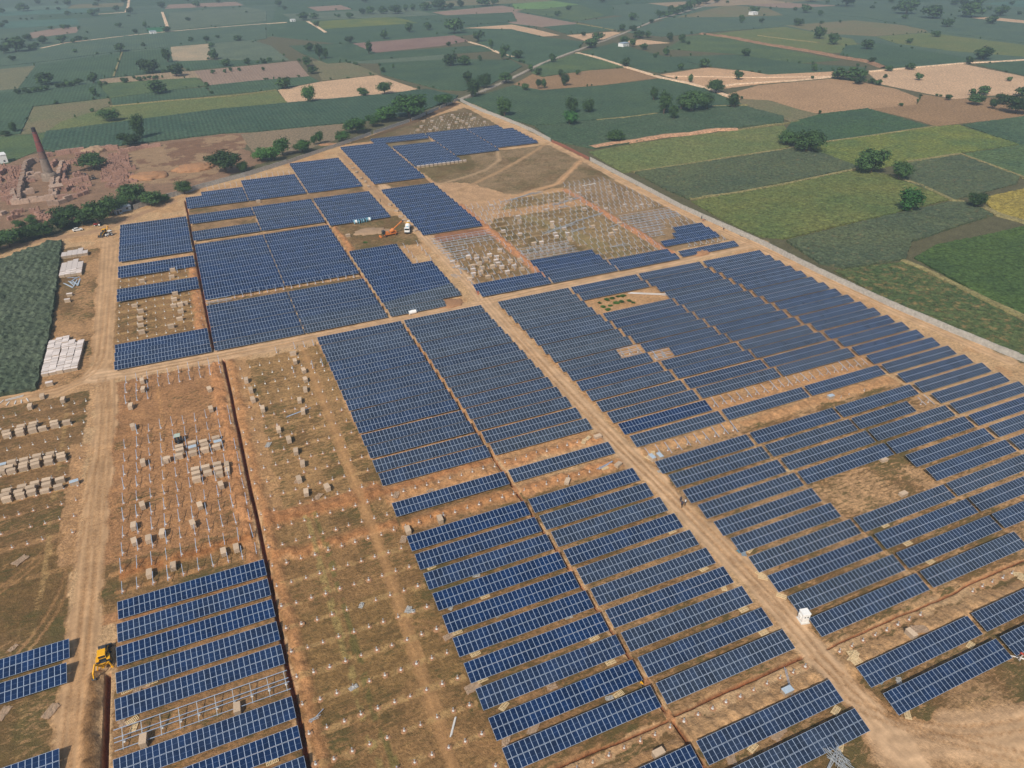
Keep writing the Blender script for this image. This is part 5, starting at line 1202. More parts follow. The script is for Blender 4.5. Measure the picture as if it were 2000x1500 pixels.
crate(*Z5(742, 560), HP, 'c', label='upright crate at the right end of the front cluster, rear one'); crate(*Z5(748, 620), HP, 'c', label='upright crate at the right end of the front cluster, nearer one')
singles = [(279, 748, 'post field top, near road'), (281, 764, 'c'), (410, 764, 'x'), (257, 798, ''), (413, 803, ''), (261, 838, ''), (281, 908, ''), (326, 902, ''), (433, 952, ''), (280, 992, ''), (263, 1032, ''), (378, 1028, ''), (319, 1046, ''), (292, 1058, ''), (264, 1062, ''), (438, 1082, ''), (463, 1075, ''), (340, 1110, ''), (294, 1125, ''), (392, 992, ''),
           (482, 747, ''), (491, 766, ''), (495, 785, ''), (514, 803, ''), (573, 694, ''), (577, 710, ''), (594, 728, ''), (597, 745, ''), (597, 764, ''), (586, 786, ''), (593, 808, ''), (545, 843, ''), (565, 863, ''), (579, 886, ''), (592, 910, ''), (585, 941, ''), (599, 966, ''), (640, 957, ''),
           (338, 530, ''), (278, 552, ''), (336, 543, ''), (264, 600, ''), (276, 611, ''), (275, 625, ''), (276, 638, ''), (278, 652, ''), (343, 576, ''), (341, 588, ''), (340, 600, ''), (353, 598, ''), (362, 595, ''), (354, 611, ''), (352, 626, ''), (335, 641, '')]
nearlab = lambda px, py: ('left of the deep trench' if px < 460 and py > 700 else 'right of the deep trench' if py > 680 else 'in the upper left footing field')
SG = {}
for s_ in singles: SG.setdefault(nearlab(s_[0], s_[1]), []).append(s_)
for pl, L_ in SG.items():
    for k, s_ in enumerate(sorted(L_, key=lambda v: -v[1])):
        crate(s_[0], s_[1], HP + random.uniform(-.15, .15) if s_[1] > 700 else 0, 'c', label='single cardboard crate %s, %s from the front' % (pl, nth(k + 1)), group='single crates ' + pl)
for px, py, lab in [(860, 1020, 'crate leaning at the corner of a blue table near the footing field'), (797, 1040, 'upright crate at the left end of the second row near the track'), (1170, 806, 'x')][:2]:
    crate(px, py, HP, 'c', label=lab)
crate(1285, 1478, 0.1, 'c', label='grey-lidded crate behind the lowest table near the middle trench'); crate(283, 1452, HP, 'c', label='upright crate below the bare frame, left one'); crate(465, 1388, HP, 'c', label='upright crate behind the table below the bare frame')
crate(1535, 1358, 0.05, 'b', label='blue-topped crate behind a table at the lower right road'); crate(1776, 1246, HP, 'c', label='tall crate behind the lower right pair of tables')
crate(1621, 780, 0, 'b', label='blue-topped crate alone in the sandy gap row, right'); crate(1725, 901, 0, 'h', label='pale crate at the back of the bare clearing, right'); crate(1763, 968, 0, 'h', label='pale crate at the front of the bare clearing, right')
crate(1288, 896, HP, 'b', label='blue-topped crate behind the first row right of the road'); crate(1273, 898, HP, 'b', label='blue-topped crate at the left end of that row by the road')
for k, (px, py) in enumerate([(1167, 858), (1207, 912), (1108, 944)]): crate(px, py, .4 * k, 'h', label='low crate in the spoil row beside the diagonal road, %s' % ('rear', 'middle', 'front')[k])
for k, (px, py) in enumerate([(505, 398), (575, 411), (700, 452 - 86), (414, 401), (470, 393), (680, 465)]):
    crate(px, py - 2, 0, 'c', label='small crate in a gap between the far blocks, %s' % nth(k + 1) + ' from the left' if 0 else 'small crate in the far gap rows, %s found from the left' % nth([3, 4, 6, 1, 2, 5][k]), group='crates in the far gap rows')
# white crates stored in close columns in the yard
ux, uy = 2.05, 1.28
def stack_yard(x0, y0, cols, desc):
    k = 0
    for c_, (n, sh) in enumerate(cols):
        for j in range(n):
            k += 1
            crate(xy=(x0 + c_ * ux + sh * j, y0 + j * uy), kind='p', rz=0, z=0, label='white-topped crate, column %s from left, %s from front, %s' % (nth(c_ + 1), nth(j + 1), desc), group='white-topped crates, ' + desc)
p_ = at(85, 737); stack_yard(p_.x + .6, p_.y + .6, [(13, .02), (14, .02), (15, .05), (15, .06), (16, .07)], 'front yard stack')
p_ = at(96, 690); stack_yard(p_.x + .6, p_.y + .6, [(6, .02), (7, .02), (7, .02), (4, .05)], 'middle yard stack')
p_ = at(117, 544); stack_yard(p_.x + .9, p_.y + .9, [(11, .02), (12, .02), (13, .02), (10, .02)], 'rear yard stack')
p_ = at(121, 507); stack_yard(p_.x + .9, p_.y + .9, [(4, .02), (5, .02), (5, .02), (6, .02), (3, .02)], 'rearmost yard stack')
crate(137, 578, 0, 'p', label='pale crate alone between the yard stacks, rear one'); crate(133, 590, 0, 'p', label='pale crate alone between the yard stacks, front one'); crate(98, 753, 0, 'p', label='long pale crate below the front yard stack')
# crates across the far footing fields
def scatter(n, x0, x1, r0, r1, area, seed, tri=None):
    r_ = random.Random(seed); k = 0
    pts = []
    while len(pts) < n:
        x, y = r_.uniform(x0, x1), r_.uniform(YROW(r1), YROW(r0))
        if tri and not tri(x, y): continue
        if any(abs(x - a) < 3 and abs(y - b) < 3 for a, b in pts): continue
        pts.append((x, y))
    for k, (x, y) in enumerate(sorted(pts)):
        crate(xy=(x, y), kind='p' if r_.random() < .6 else 'c', z=0, label='pale crate, %s from the left, %s' % (nth(k + 1), area), group='crates in the ' + area)
scatter(26, 90, 117, -28 + 3, -21, 'post field right of the road', 3); scatter(26, 120, 177, -35, -24, 'far post field', 4); scatter(12, 181, 206, -35, -28, 'far post field by the wall', 5)
scatter(24, 125, 200, -68, -61, 'apex footing field', 6, lambda x, y: x > 128 + (YROW(-61) - y) * -.95 and y < 500 + (x - 134) * .95)
for k in range(12):
    crate(xy=(121 + 2.6 * k, YROW(-48.8) - 5.4), kind='p', z=0, label='white crate, %s from the left, in the line below the far block' % nth(k + 1), group='line of white crates below the far block')
# pallets
def make_pallet():
    mb = MB()
    for q in (-1, 0, 1): mb.box((0, q * .5, .05), (2.0, .09, .1))
    for q in np.linspace(-.95, .95, 8): mb.box((q, 0, .115), (.13, 1.1, .03))
    for q in (-.7, 0, .7): mb.box((q, 0, .015), (.12, 1.1, .02))
    return mb.build('pallet', M['wood'])
pal0 = None
PAL = [(249, 1351, .1), (297, 1335, .1), (259, 1411, .4), (262, 1424, 1.2), (532, 1491, .1), (942, 1331, .1), (893, 1238, .1), (928, 1280, .1), (984, 1383, .5), (842, 1111, .1), (947, 1168, .1), (903, 1045, .1), (1160, 1250, .1), (1192, 1297, .1), (1208, 1360, .1), (1140, 869, .8), (1148, 863, .5),
       (1181, 921, .1), (1275, 890, .9), (1265, 897, 2.0), (1279, 1005, .1), (1312, 1042, .1), (1374, 1115, .1), (1413, 1151, 1.2), (1452, 1195, .1), (1491, 1239, .1), (1470, 1464, .4), (1485, 1125, 1.9), (1490, 1132, 2.5), (1526, 1168, 2.2), (1464, 1078, .4), (1728, 1030, .1), (1773, 1065, .1), (1817, 1101, .1),
       (1665, 1280, -.3), (1669, 1288, .5), (1663, 1293, .2), (1672, 1299, -.1), (1895, 1264, .3), (1772, 1399, 1.0), (1632, 1392, .3), (1988, 1126, -.5), (1994, 1134, .3), (1542, 921, .1), (1640, 1461, .6)]
PAL.sort(key=lambda v: v[0])
for k, (px, py, rz) in enumerate(PAL):
    if pal0 is None: o = pal0 = make_pallet()
    else: o = pal0.copy(); COL.objects.link(o)
    p = at(px, py - 3); o.location = (p.x, p.y, gz(p.x, p.y) + .02); o.rotation_euler = (random.uniform(-.05, .05), random.uniform(-.05, .05), rz + random.uniform(-.1, .1))
    o.name = 'pallet'; tag(o, 'slatted wooden pallet on the ground between tables, %s from the left' % nth(k + 1), 'pallet', 'empty pallets between the tables')
# flattened cartons and plastic sheets
def make_sheet(seed, mat, w_=1.9, l_=1.2, crumple=.12):
    r_ = random.Random(seed); mb = MB(); n = 7; g_ = []
    for j in range(n):
        g_.append([mb.bm.verts.new(((i / (n - 1) - .5) * w_ * (1 + .2 * r_.random()), (j / (n - 1) - .5) * l_ * (1 + .3 * r_.random()), .08 + r_.random() * crumple)) for i in range(n)])
    for j in range(n - 1):
        for i in range(n - 1): mb.bm.faces.new((g_[j][i], g_[j][i + 1], g_[j + 1][i + 1], g_[j + 1][i]))
    r2 = bmesh.ops.solidify(mb.bm, geom=mb.bm.faces[:], thickness=.03)
    return mb.build('flattened_carton' if mat == 'carton' else 'plastic_sheet', M['flat' if mat == 'carton' else mat])
SH = [(270, 1348, 'carton', 2.4), (283, 1342, 'carton', 2), (246, 1417, 'carton', 2.4), (240, 1408, 'carton', 2), (877, 1172, 'carton', 2.6), (900, 1178, 'sheet', 1.6), (975, 1203, 'sheet', 2.6), (881, 1190, 'sheet', 1.8), (877, 1245, 'carton', 2.6), (923, 1345, 'carton', 3.2), (988, 1450, 'carton', 2.4), (1042, 1424, 'carton', 3.2), (1078, 1344, 'carton', 2.2),
      (1190, 1366, 'sheet', 2.0), (1110, 1208, 'sheet', 2.2), (1426, 1481, 'carton', 3.0), (1518, 1432, 'carton', 3.8), (774, 971, 'carton', 2.6), (622, 972, 'carton', 2.6), (579, 943, 'carton', 1.8), (788, 1056, 'carton', 2.6), (840, 962, 'carton', 2), (878, 1033, 'sheet', 2.6), (524, 872, 'sheet', 3.0), (690, 1346, 'sheet', 2.2), (797, 1194, 'sheet', 2.4), (803, 1196, 'sheet', 2.2), (706, 1185, 'sheet', 2.0), (930, 1127, 'sheet', 2.2),
      (1755, 1333, 'sheet', 2.2), (1721, 1333, 'bluewrap', 2.0), (1290, 924, 'sheet', 2.2), (99, 1392, 'carton', 3.2), (6, 1396, 'carton', 3), (26, 1296 - 28, 'carton', 2), (1797, 1234, 'carton', 3.4), (1640, 805, 'sheet', 1.6), (1447, 1078, 'cyan', 2.4), (1452, 1084, 'bluewrap', 2.4), (905, 460, 'sheet', 1), (1395, 1466, 'sheet', 2.5), (40, 1125 - 28, 'carton', 3.4)]
SH.sort(key=lambda v: v[0])
for k, (px, py, mt, s_) in enumerate(SH):
    s_ *= .7 if mt != 'carton' else .85; o = make_sheet(k, mt, s_, s_ * .55); p = at(px, py - 2); o.location = (p.x, p.y, gz(p.x, p.y)); o.rotation_euler = (0, 0, random.uniform(-.5, 1.2))
    wd = {'carton': 'flattened brown carton', 'sheet': 'crumpled whitish plastic sheet', 'bluewrap': 'pale blue plastic wrap', 'cyan': 'greenish blue tarpaulin'}[mt]
    tag(o, '%s lying on the soil, %s piece of litter from the left' % (wd, nth(k + 1)), 'litter', 'litter between the rows')
# rails and bars lying about
def rails(px, py, n, L_, rz, spread, label, mat='alu', wd=.12, fan=0.0, zz=.1):
    mb = MB(); r_ = random.Random(int(px))
    for k in range(n):
        a = rz + r_.uniform(-fan, fan); c_ = Vector((r_.uniform(-spread, spread), r_.uniform(-spread, spread), zz + .05 * k + .02)); d = Vector((math.cos(a), math.sin(a), r_.uniform(-.03, .03))) * L_ / 2 * r_.uniform(.85, 1.1)
        mb.bar(c_ - d, c_ + d, wd, .08)
    o = mb.build('steel_rails', M[mat]); p = at(px, py); o.location = (p.x, p.y, gz(p.x, p.y)); tag(o, label, 'rails'); return o
rails(1640, 1492, 22, 4.0, 1.4, 1.3, 'tangled heap of galvanised rails at the bottom right', 'steel', .08, .75); rails(1622, 1484, 5, 5.0, .45, .5, 'few galvanised rails left of the tangled heap', 'steel', .12, .06)
rails(140, 556, 5, 7, 2.0, 1.2, 'fan of pale blue rails below the rear yard stack, left part', 'bluewrap', .35, .2); rails(151, 553, 4, 7, 1.45, .8, 'upright bundle of pale rails below the rear yard stack', 'bluewrap', .35, .05); rails(146, 545, 4, 3, .4, 1.6, 'short loose beams above the fan of rails', 'alu', .3, .8)
rails(1268, 575, 3, 15, -.55, .6, 'long white beams crossing the bare sandy pocket', 'white', .3, .05); rails(1540, 1334, 2, 7, 1.05, .2, 'long thin pole leaning on the blue-topped crate', 'alu', .08, .0)
rails(1993, 1285, 2, 6, -.75, .4, 'white pipes beside the bottom right tables', 'white', .15, .03); rails(620, 1372 + 28, 2, 3.5, .6, .1, 'thin bar lying across the spoil bank', 'alu', .1, .05); rails(616, 1407, 4, 1.8, .15, .4, 'small steel grate by the deep trench', 'steel', .1, .05)
rails(582, 807, 2, 7, .25, .2, 'long pale rail lying across the footing field', 'alu', .16, .02); rails(30, 818 - 40, 2, 5, .1, .5, 'pale beams beside the crates below the curved road', 'concrete', .25, .03); rails(885, 1420, 2, 3.6, 1.05, .15, 'bent white strip of film in the near footing field', 'sheet', .25, .2)
rails(1182, 914, 3, 5, .25, .25, 'aluminium rails beside the pallets, middle of the spoil row', 'alu', .12, .05); rails(1150, 361, 2, 10, .1, .4, 'long white beams on the dirt in the far field', 'white', .35, .02)
for k, (px, py, n, L_, rz) in enumerate([(1030, 381, 6, 9, .35), (1050, 377, 4, 6, .3), (1012, 386, 4, 7, .25), (995, 392, 4, 9, .2), (1110, 392, 5, 22, .3), (1130, 452 - 3, 5, 8, .25), (1205, 440, 5, 8, .3), (1095, 446, 5, 20, .32), (900, 522 + 3, 4, 6, 2.2), (1210, 480, 3, 9, .05), (1150, 424, 4, 20, .3), (1100, 405, 4, 5, .2), (560, 350, 4, 6, .25), (545, 383, 4, 8, .2), (900, 505, 3, 8, .1), (890, 540, 3, 4, 2.1)]):
    rails(px, py, n, L_, rz, 1.0, 'pile of pale steel rails in the far work area, %s from the back' % nth(k + 1), 'steel', .2, .12)
for k, (px, py) in enumerate([(3, 786), (16, 789), (30, 787), (42, 785), (54, 782)]): rails(px, py, 1, 2.2, 1.4 + .2 * k - .3, 0, 'short pale post lying below the curved road, %s from the left' % nth(k + 1), 'concrete', .3)
# soil and gravel heaps
def heap(px, py, r_, h_, mat, label, sx=1.0, rz=0.0):
    mb = MB(); mb.ball((0, 0, 0), 1, (r_ * sx, r_, h_), 4); q = random.Random(int(px * 7))
    me = mb.mesh('soil_heap', M[mat])
    P_ = np.array([v.co[:] for v in me.vertices]); nn = fbm(P_[:, 0] * 1.0 + px, P_[:, 1] + py, 1.6, 4, 8) - .5
    for v, k in zip(me.vertices, nn):
        v.co.z = v.co.z * (1 + k * .9) if v.co.z > 0 else -.2; v.co.x *= 1 + k * .5; v.co.y *= 1 + k * .5
    for p in me.polygons: p.use_smooth = True
    o = link('soil_heap', me); p = at(px, py); o.location = (p.x, p.y, 0); o.rotation_euler = (0, 0, rz); tag(o, label, 'heap'); return o
heap(722, 452, 4.6, .7, 'greyheap', 'grey gravel heap beside the orange loader', 1.6); heap(748, 452, 3.0, .6, 'greyheap', 'small grey sand heap left of the loader', 1.4)
heap(880, 593, 4, .7, 'soilheap', 'ring of dug earth at the road crossing', 1.3); heap(808, 606, 1.6, 1.3, 'soilheap', 'little cone of soil behind the white tank'); heap(1368, 495, 2.5, 1.2, 'soilheap', 'pile of soil sacks beside the cross road', 1.8)
heap(184, 296, 6, 3, 'greyheap', 'pale conical ash heap behind the kiln yard', 1.2); heap(292, 345, 8, 2.2, 'soilheap', 'brown earth mound in the brick clay pit', 1.3); heap(378, 330, 8, 2.6, 'soilheap', 'excavated clay mound below the spreading tree', 1.4); heap(400, 326, 5, 2.2, 'soilheap', 'smaller clay mound right of the excavated one'); heap(640, 282, 3, .6, 'soilheap', 'low earth bank beside the far left wall', 2)
for k, (px, py) in enumerate([(685, 322), (690, 330), (697, 338), (706, 350), (714, 357), (720, 366), (678, 306), (762, 402), (775, 414), (783, 425), (790, 432), (800, 445), (812, 452)]):
    crate(px, py, .3 * k, 'h', label='loose pallet crate along the far dirt road, %s from the back' % nth(k + 1), group='crates along the far dirt road')
# ================================================================ BOUNDARY WALLS
def wall(pix, label, mat, hh, seg, name='boundary_wall', maxp=95, gaps=0.0, cap=True, xy=None):
    P_ = [Vector((at(*p).x, at(*p).y)) for p in pix] if not xy else [Vector(p) for p in xy]
    root = empty(name, (P_[0].x, P_[0].y, 0)); O = P_[0]
    segs = []
    for a, b in zip(P_[:-1], P_[1:]):
        k = max(1, round((b - a).length / seg)); segs += [(a.lerp(b, i / k), a.lerp(b, (i + 1) / k)) for i in range(k)]
    r_ = random.Random(5); rest_ = MB(); pr = MB(); nrest = 0
    segs_s = sorted(range(len(segs)), key=lambda i: segs[i][0].length)
    near_ = set(segs_s[:maxp])
    for i, (a, b) in enumerate(segs):
        if r_.random() < gaps: continue
        a = a - O; b = b - O; h_ = hh * r_.uniform(.96, 1.02); off = r_.uniform(-.04, .04)
        m_ = (a + b) / 2; d = b - a; rz = math.atan2(d.y, d.x)
        tgt = MB() if i in near_ else rest_
        nb = 4 if cap else 1
        for q in range(nb): tgt.box((m_.x + off, m_.y + off, (q + .5) * h_ / nb), (d.length - .16, .08 + .012 * (q % 2), h_ / nb - .015), rz=rz)
        if cap: tgt.box((m_.x + off, m_.y + off, h_ + .04), (d.length - .05, .22, .07), rz=rz)
        if i in near_: tgt.build('wall_panel', mat, root)
        else: nrest += 1
        pr.box((a.x, a.y, (h_ + .1) / 2), (.2, .24, h_ + .1), rz=rz)
    pr.build('wall_posts', mat, root)
    if nrest: o = rest_.build('wall_panels', mat, root); o['kind'] = 'stuff'
    else: rest_.bm.free()
    tag(root, label, 'wall'); return root
wall([(2070, 742), (2000, 708), (1870, 655), (1740, 600), (1600, 535), (1480, 475), (1330, 408), (1240, 360), (1152, 314)], 'long grey precast concrete boundary wall between the solar tables and green fields', M['precast'], 2.3, 2.4)
wall([(1150, 313), (1128, 302), (1105, 290), (1077, 278)], 'stretch of red brick wall within the right boundary', M['redbrick'], 1.9, 3.0, cap=False)
wall([(1075, 277), (1040, 258), (1010, 245), (975, 231), (940, 218), (915, 206), (899, 198)], 'far grey boundary wall running to the apex of the site', M['precast'], 2.3, 2.4)
wall([(893, 197), (860, 212), (800, 238), (730, 262), (640, 293), (560, 320)], 'broken grey boundary wall behind the trees at the far left', M['precast'], 2.0, 3.0, gaps=.12)
wall([(560, 320), (480, 345), (400, 366), (330, 387), (262, 410)], 'grey boundary wall below the brick clay pit, left', M['precast'], 2.4, 2.4)
# ================================================================ BRICK WORKS
def chimney():
    b = at(99, 351); H_ = height_at(b, 249); root = empty('kiln_chimney', (b.x, b.y, 0)); print('chimney', H_, topix((b.x, b.y, H_)))
    mb = MB(); mb.lathe([(4.3, -.2), (4.1, 1.5), (3.8, 3.2), (3.3, 4.0), (3.0, 4.1)], 24); mb.build('plinth', plain('kiln_plinth', (.26, .20, .155), .9, 0, .3, .8, .5), root)
    R_ = lambda z: 3.0 - 2.0 * (z / H_) ** .85
    def seg(z0, z1, nm, mt):
        mb = MB(); zs = np.linspace(z0, z1, 9); mb.lathe([(R_(z), z) for z in zs], 24); mb.build(nm, mt, root)
    seg(4.0, H_ * .42, 'lower_shaft', plain('sooty_concrete', (.20, .155, .125), .9, 0, .35, .5, .3)); seg(H_ * .42, H_ * .55, 'middle_shaft', plain('weathered_brick', (.16, .10, .08), .9, 0, .35, .6, .3))
    seg(H_ * .55, H_ * .92, 'brick_shaft', plain('chimney_red', (.19, .060, .055), .9, 0, .25, .7, .3)); seg(H_ * .92, H_, 'sooty_rim', plain('soot', (.035, .03, .035), .9, 0, .3, 1))
    mb = MB()
    for z in (.42, .55, .74, .9): mb.lathe([(R_(H_ * z) + .02, H_ * z - .15), (R_(H_ * z) + .14, H_ * z), (R_(H_ * z) + .02, H_ * z + .15)], 24)
    mb.build('bands', M['darkmetal'], root)
    tag(root, 'tall tapering brick kiln chimney, red above and black at the rim', 'chimney')
chimney()
Z5k = lambda x, y: (x / 4.533, 240 + y / 4.533)
def kwall(pts, hh, label, mat='rawbrick', th=2.4):
    P_ = [at(*Z5k(*p)) for p in pts]; O = P_[0]; mb = MB(); r_ = random.Random(int(pts[0][0] + pts[0][1]))
    for a, b in zip(P_[:-1], P_[1:]):
        d = b - a; k = max(2, int(d.length / 3.0)); rz = math.atan2(d.y, d.x)
        for i in range(k):
            m_ = a.lerp(b, (i + .5) / k) - O; h_ = hh * r_.uniform(.7, 1.15)
            mb.box((m_.x + r_.uniform(-.2, .2), m_.y + r_.uniform(-.2, .2), h_ / 2 - .1), (d.length / k * 1.12, th * r_.uniform(.8, 1.2), h_), rz=rz + r_.uniform(-.04, .04), top=(.97, .8))
    o = mb.build('kiln_wall', M[mat]); o.location = (O.x, O.y, 0); tag(o, label, 'wall', 'earth and brick walls of the kiln yard')
KW = [([(175, 685), (190, 600), (215, 480), (235, 390), (290, 355), (345, 345)], 3.0, 'curved outer kiln wall left of the chimney'), ([(462, 640), (470, 560), (480, 510)], 2.6, 'short pale wall right below the chimney'),
      ([(488, 660), (505, 560), (525, 450), (552, 350)], 2.0, 'straight trench wall right of the chimney'), ([(265, 512), (375, 492)], 3.4, 'block of kiln wall left of the chimney foot'), ([(220, 505), (260, 470), (360, 455)], 2.2, 'wall behind the block left of the chimney'),
      ([(110, 722), (260, 705), (480, 678)], 2.6, 'long low wall below the chimney'), ([(430, 735), (520, 720), (640, 680)], 2.6, 'cracked mud wall above the tree belt'), ([(190, 640), (300, 620)], 2.6, 'mud wall beneath the kiln floor'),
      ([(520, 680), (690, 655), (770, 625)], 2.2, 'red brick wall in the middle of the yard'), ([(500, 288), (620, 272), (745, 255)], 3.0, 'stacked brick wall behind the yard, centre'), ([(395, 305), (472, 292)], 3.0, 'stacked brick wall behind the chimney'),
      ([(860, 250), (950, 242), (1050, 236)], 3.0, 'red brick wall at the field edge, right'), ([(1050, 262), (1140, 248), (1260, 225), (1420, 205)], 2.2, 'long red earth bank at the field edge'), ([(560, 545), (660, 530), (790, 510)], 2.8, 'brick rampart with a dark mouth, centre right'),
      ([(150, 712), (120, 650), (125, 610)], 2.4, 'mud wall at the lower left of the yard'), ([(0, 820), (50, 800)], 2.0, 'low wall at the left image edge')]
for k, (p_, h_, d_) in enumerate(KW): kwall(p_, h_, d_, 'kilnbrick' if 'red' in d_ or 'brick' in d_ else 'rawbrick')
def mk_stack(seed):
    r_ = random.Random(seed); mb = MB(); x = -2.6
    while x < 2.6:
        w_ = r_.uniform(.9, 1.9); h_ = r_.uniform(1.1, 1.8); mb.box((x + w_ / 2, r_.uniform(-.12, .12), h_ / 2), (w_ - .04, r_.uniform(1.2, 1.7), h_), top=(.98, .94))
        if r_.random() < .5: mb.box((x + w_ / 2, 0, h_ + .2), (w_ * .6, .9, .4), rz=r_.uniform(-.2, .2))
        x += w_
    return mb.mesh('brick_stack', M['kilnbrick'])
SKM = [mk_stack(s) for s in range(6)]
RWS = [(85, 412, 235, 397, 3, 'left rows'), (85, 435, 225, 424, 3, 'left rows'), (82, 460, 235, 445, 3, 'left rows'), (78, 492, 215, 480, 3, 'left rows'), (72, 528, 205, 515, 3, 'left rows'), (20, 600, 190, 572, 4, 'left rows'), (15, 570, 185, 545, 4, 'left rows'), (20, 640, 150, 620, 3, 'left rows'), (25, 690, 110, 675, 2, 'left rows'), (0, 470, 35, 440, 1, 'left rows'), (0, 530, 15, 500, 1, 'left rows'),
       (670, 300, 830, 272, 3, 'centre rows'), (668, 345, 720, 340, 1, 'centre rows'), (660, 385, 715, 378, 1, 'centre rows'), (572, 470, 600, 380, 3, 'centre rows'), (565, 540, 578, 480, 2, 'centre rows'), (650, 520, 720, 505, 1, 'centre rows'), (655, 480, 705, 470, 1, 'centre rows'), (450, 400, 500, 350, 2, 'centre rows'),
       (960, 305, 1120, 290, 3, 'right rows'), (950, 335, 1130, 318, 4, 'right rows'), (945, 365, 1140, 345, 4, 'right rows'), (935, 385, 1145, 365, 4, 'right rows'), (920, 410, 1150, 388, 4, 'right rows'), (905, 440, 1190, 410, 5, 'right rows'), (895, 470, 1110, 450, 4, 'right rows'), (905, 500, 1120, 478, 4, 'right rows'), (905, 520, 980, 512, 2, 'right rows'), (955, 540, 1090, 522, 3, 'right rows'), (970, 575, 1100, 555, 3, 'right rows'),
       (320, 825, 470, 845, 3, 'lower heap'), (330, 850, 460, 870, 2, 'lower heap'), (270, 800, 340, 790, 1, 'lower heap'), (80, 860, 150, 840, 2, 'lower heap'), (110, 810, 200, 790, 2, 'lower heap'), (580, 610, 640, 570, 2, 'centre rows'), (640, 610, 760, 590, 2, 'centre rows')]
rk = random.Random(31)
for k in range(34):
    if k < 12: x, y = rk.uniform(-20, 230), rk.uniform(395, 720); g_ = 'left rows'
    elif k < 20: x, y = rk.uniform(560, 720), rk.uniform(290, 620); g_ = 'centre rows'
    else: x, y = rk.uniform(900, 1120), rk.uniform(300, 590); g_ = 'right rows'
    if 270 < x < 500: continue
    RWS.append((x, y, x + 78, y - 8, 2, g_))
SK = {}
for (x1, y1, x2, y2, n, g_) in RWS:
    a, b = at(*Z5k(x1, y1)), at(*Z5k(x2, y2)); d = b - a
    for i in range(n):
        m_ = a.lerp(b, (i + .5) / n); o = link('brick_stack', random.choice(SKM)); o.location = (m_.x, m_.y, 0); o.rotation_euler = (0, 0, math.atan2(d.y, d.x) + random.uniform(-.08, .08)); s_ = d.length / n / 5.4
        o.scale = (max(.6, min(1.8, s_)), random.uniform(1.0, 1.4), random.uniform(1.0, 1.4)); SK.setdefault(g_, []).append((-m_.y, m_.x, o))
for g_, L_ in SK.items():
    for k, (_, _, o) in enumerate(sorted(L_, key=lambda v: v[:2])): tag(o, 'stack of reddish bricks in the kiln yard, %s, %s from the front' % (g_, nth(k + 1)), 'brick stack', 'brick stacks, ' + g_)
def hut(px, py, w_, d_, h_, rz, label, wm, rm, gable=True, name='farmhouse'):
    p = at(px, py); root = empty(name, (p.x, p.y, 0), rz)
    mb = MB(); mb.box((0, 0, h_ / 2), (w_, d_, h_)); mb.build('walls', M[wm], root)
    mb = MB()
    if gable: mb.side([(-w_ / 2 - .3, h_ + .003), (0, h_ + w_ * .22), (w_ / 2 + .3, h_ + .003)], -d_ / 2 - .3, d_ / 2 + .3)
    else: mb.box((0, 0, h_ + .1), (w_ + .5, d_ + .5, .18), rx=.05)
    mb.build('roof', M[rm], root)
    mb = MB(); mb.box((-w_ * .2, -d_ / 2 - .02, 1.0), (1.0, .06, 2.0)); mb.build('door', M['darkmetal'], root)
    mb = MB(); mb.box((w_ * .25, -d_ / 2 - .02, 1.4), (1.0, .06, .9)); mb.build('window', M['glass'], root)
    tag(root, label, 'shed' if name == 'site_shed' else 'house')
hut(240, 412, 7, 4, 2.4, .35, 'metal-roofed shed at the wall beside the tree belt', 'roofsheet', 'roofsheet', False, 'site_shed')
hut(232, 417, 3, 3, 2.2, .35, 'little sheet metal hut left of the metal-roofed shed', 'roofsheet', 'white', False, 'site_shed')
hut(1218, 91, 12, 7, 4, .4, 'white farmhouse beside the tan field and trees', 'white', 'roofsheet', False); hut(1471, 29, 13, 8, 4, .2, 'small pale farmhouse under a tree, far right', 'white', 'white', False)
hut(2, 318, 7, 6, 5, .3, 'whitewashed hut at the left edge by the kiln yard', 'white', 'white', False); hut(299, 66, 8, 6, 3.5, .2, 'tiny white house on the far dirt path', 'white', 'roofsheet', False); hut(572, 42, 7, 5, 3, .2, 'tiny white hut below trees, top left of the middle', 'white', 'white', False)
hut(112, 372, 6, 5, 2.6, .2, 'low brick hut roof in the kiln yard', 'kilnbrick', 'rawbrick', False)
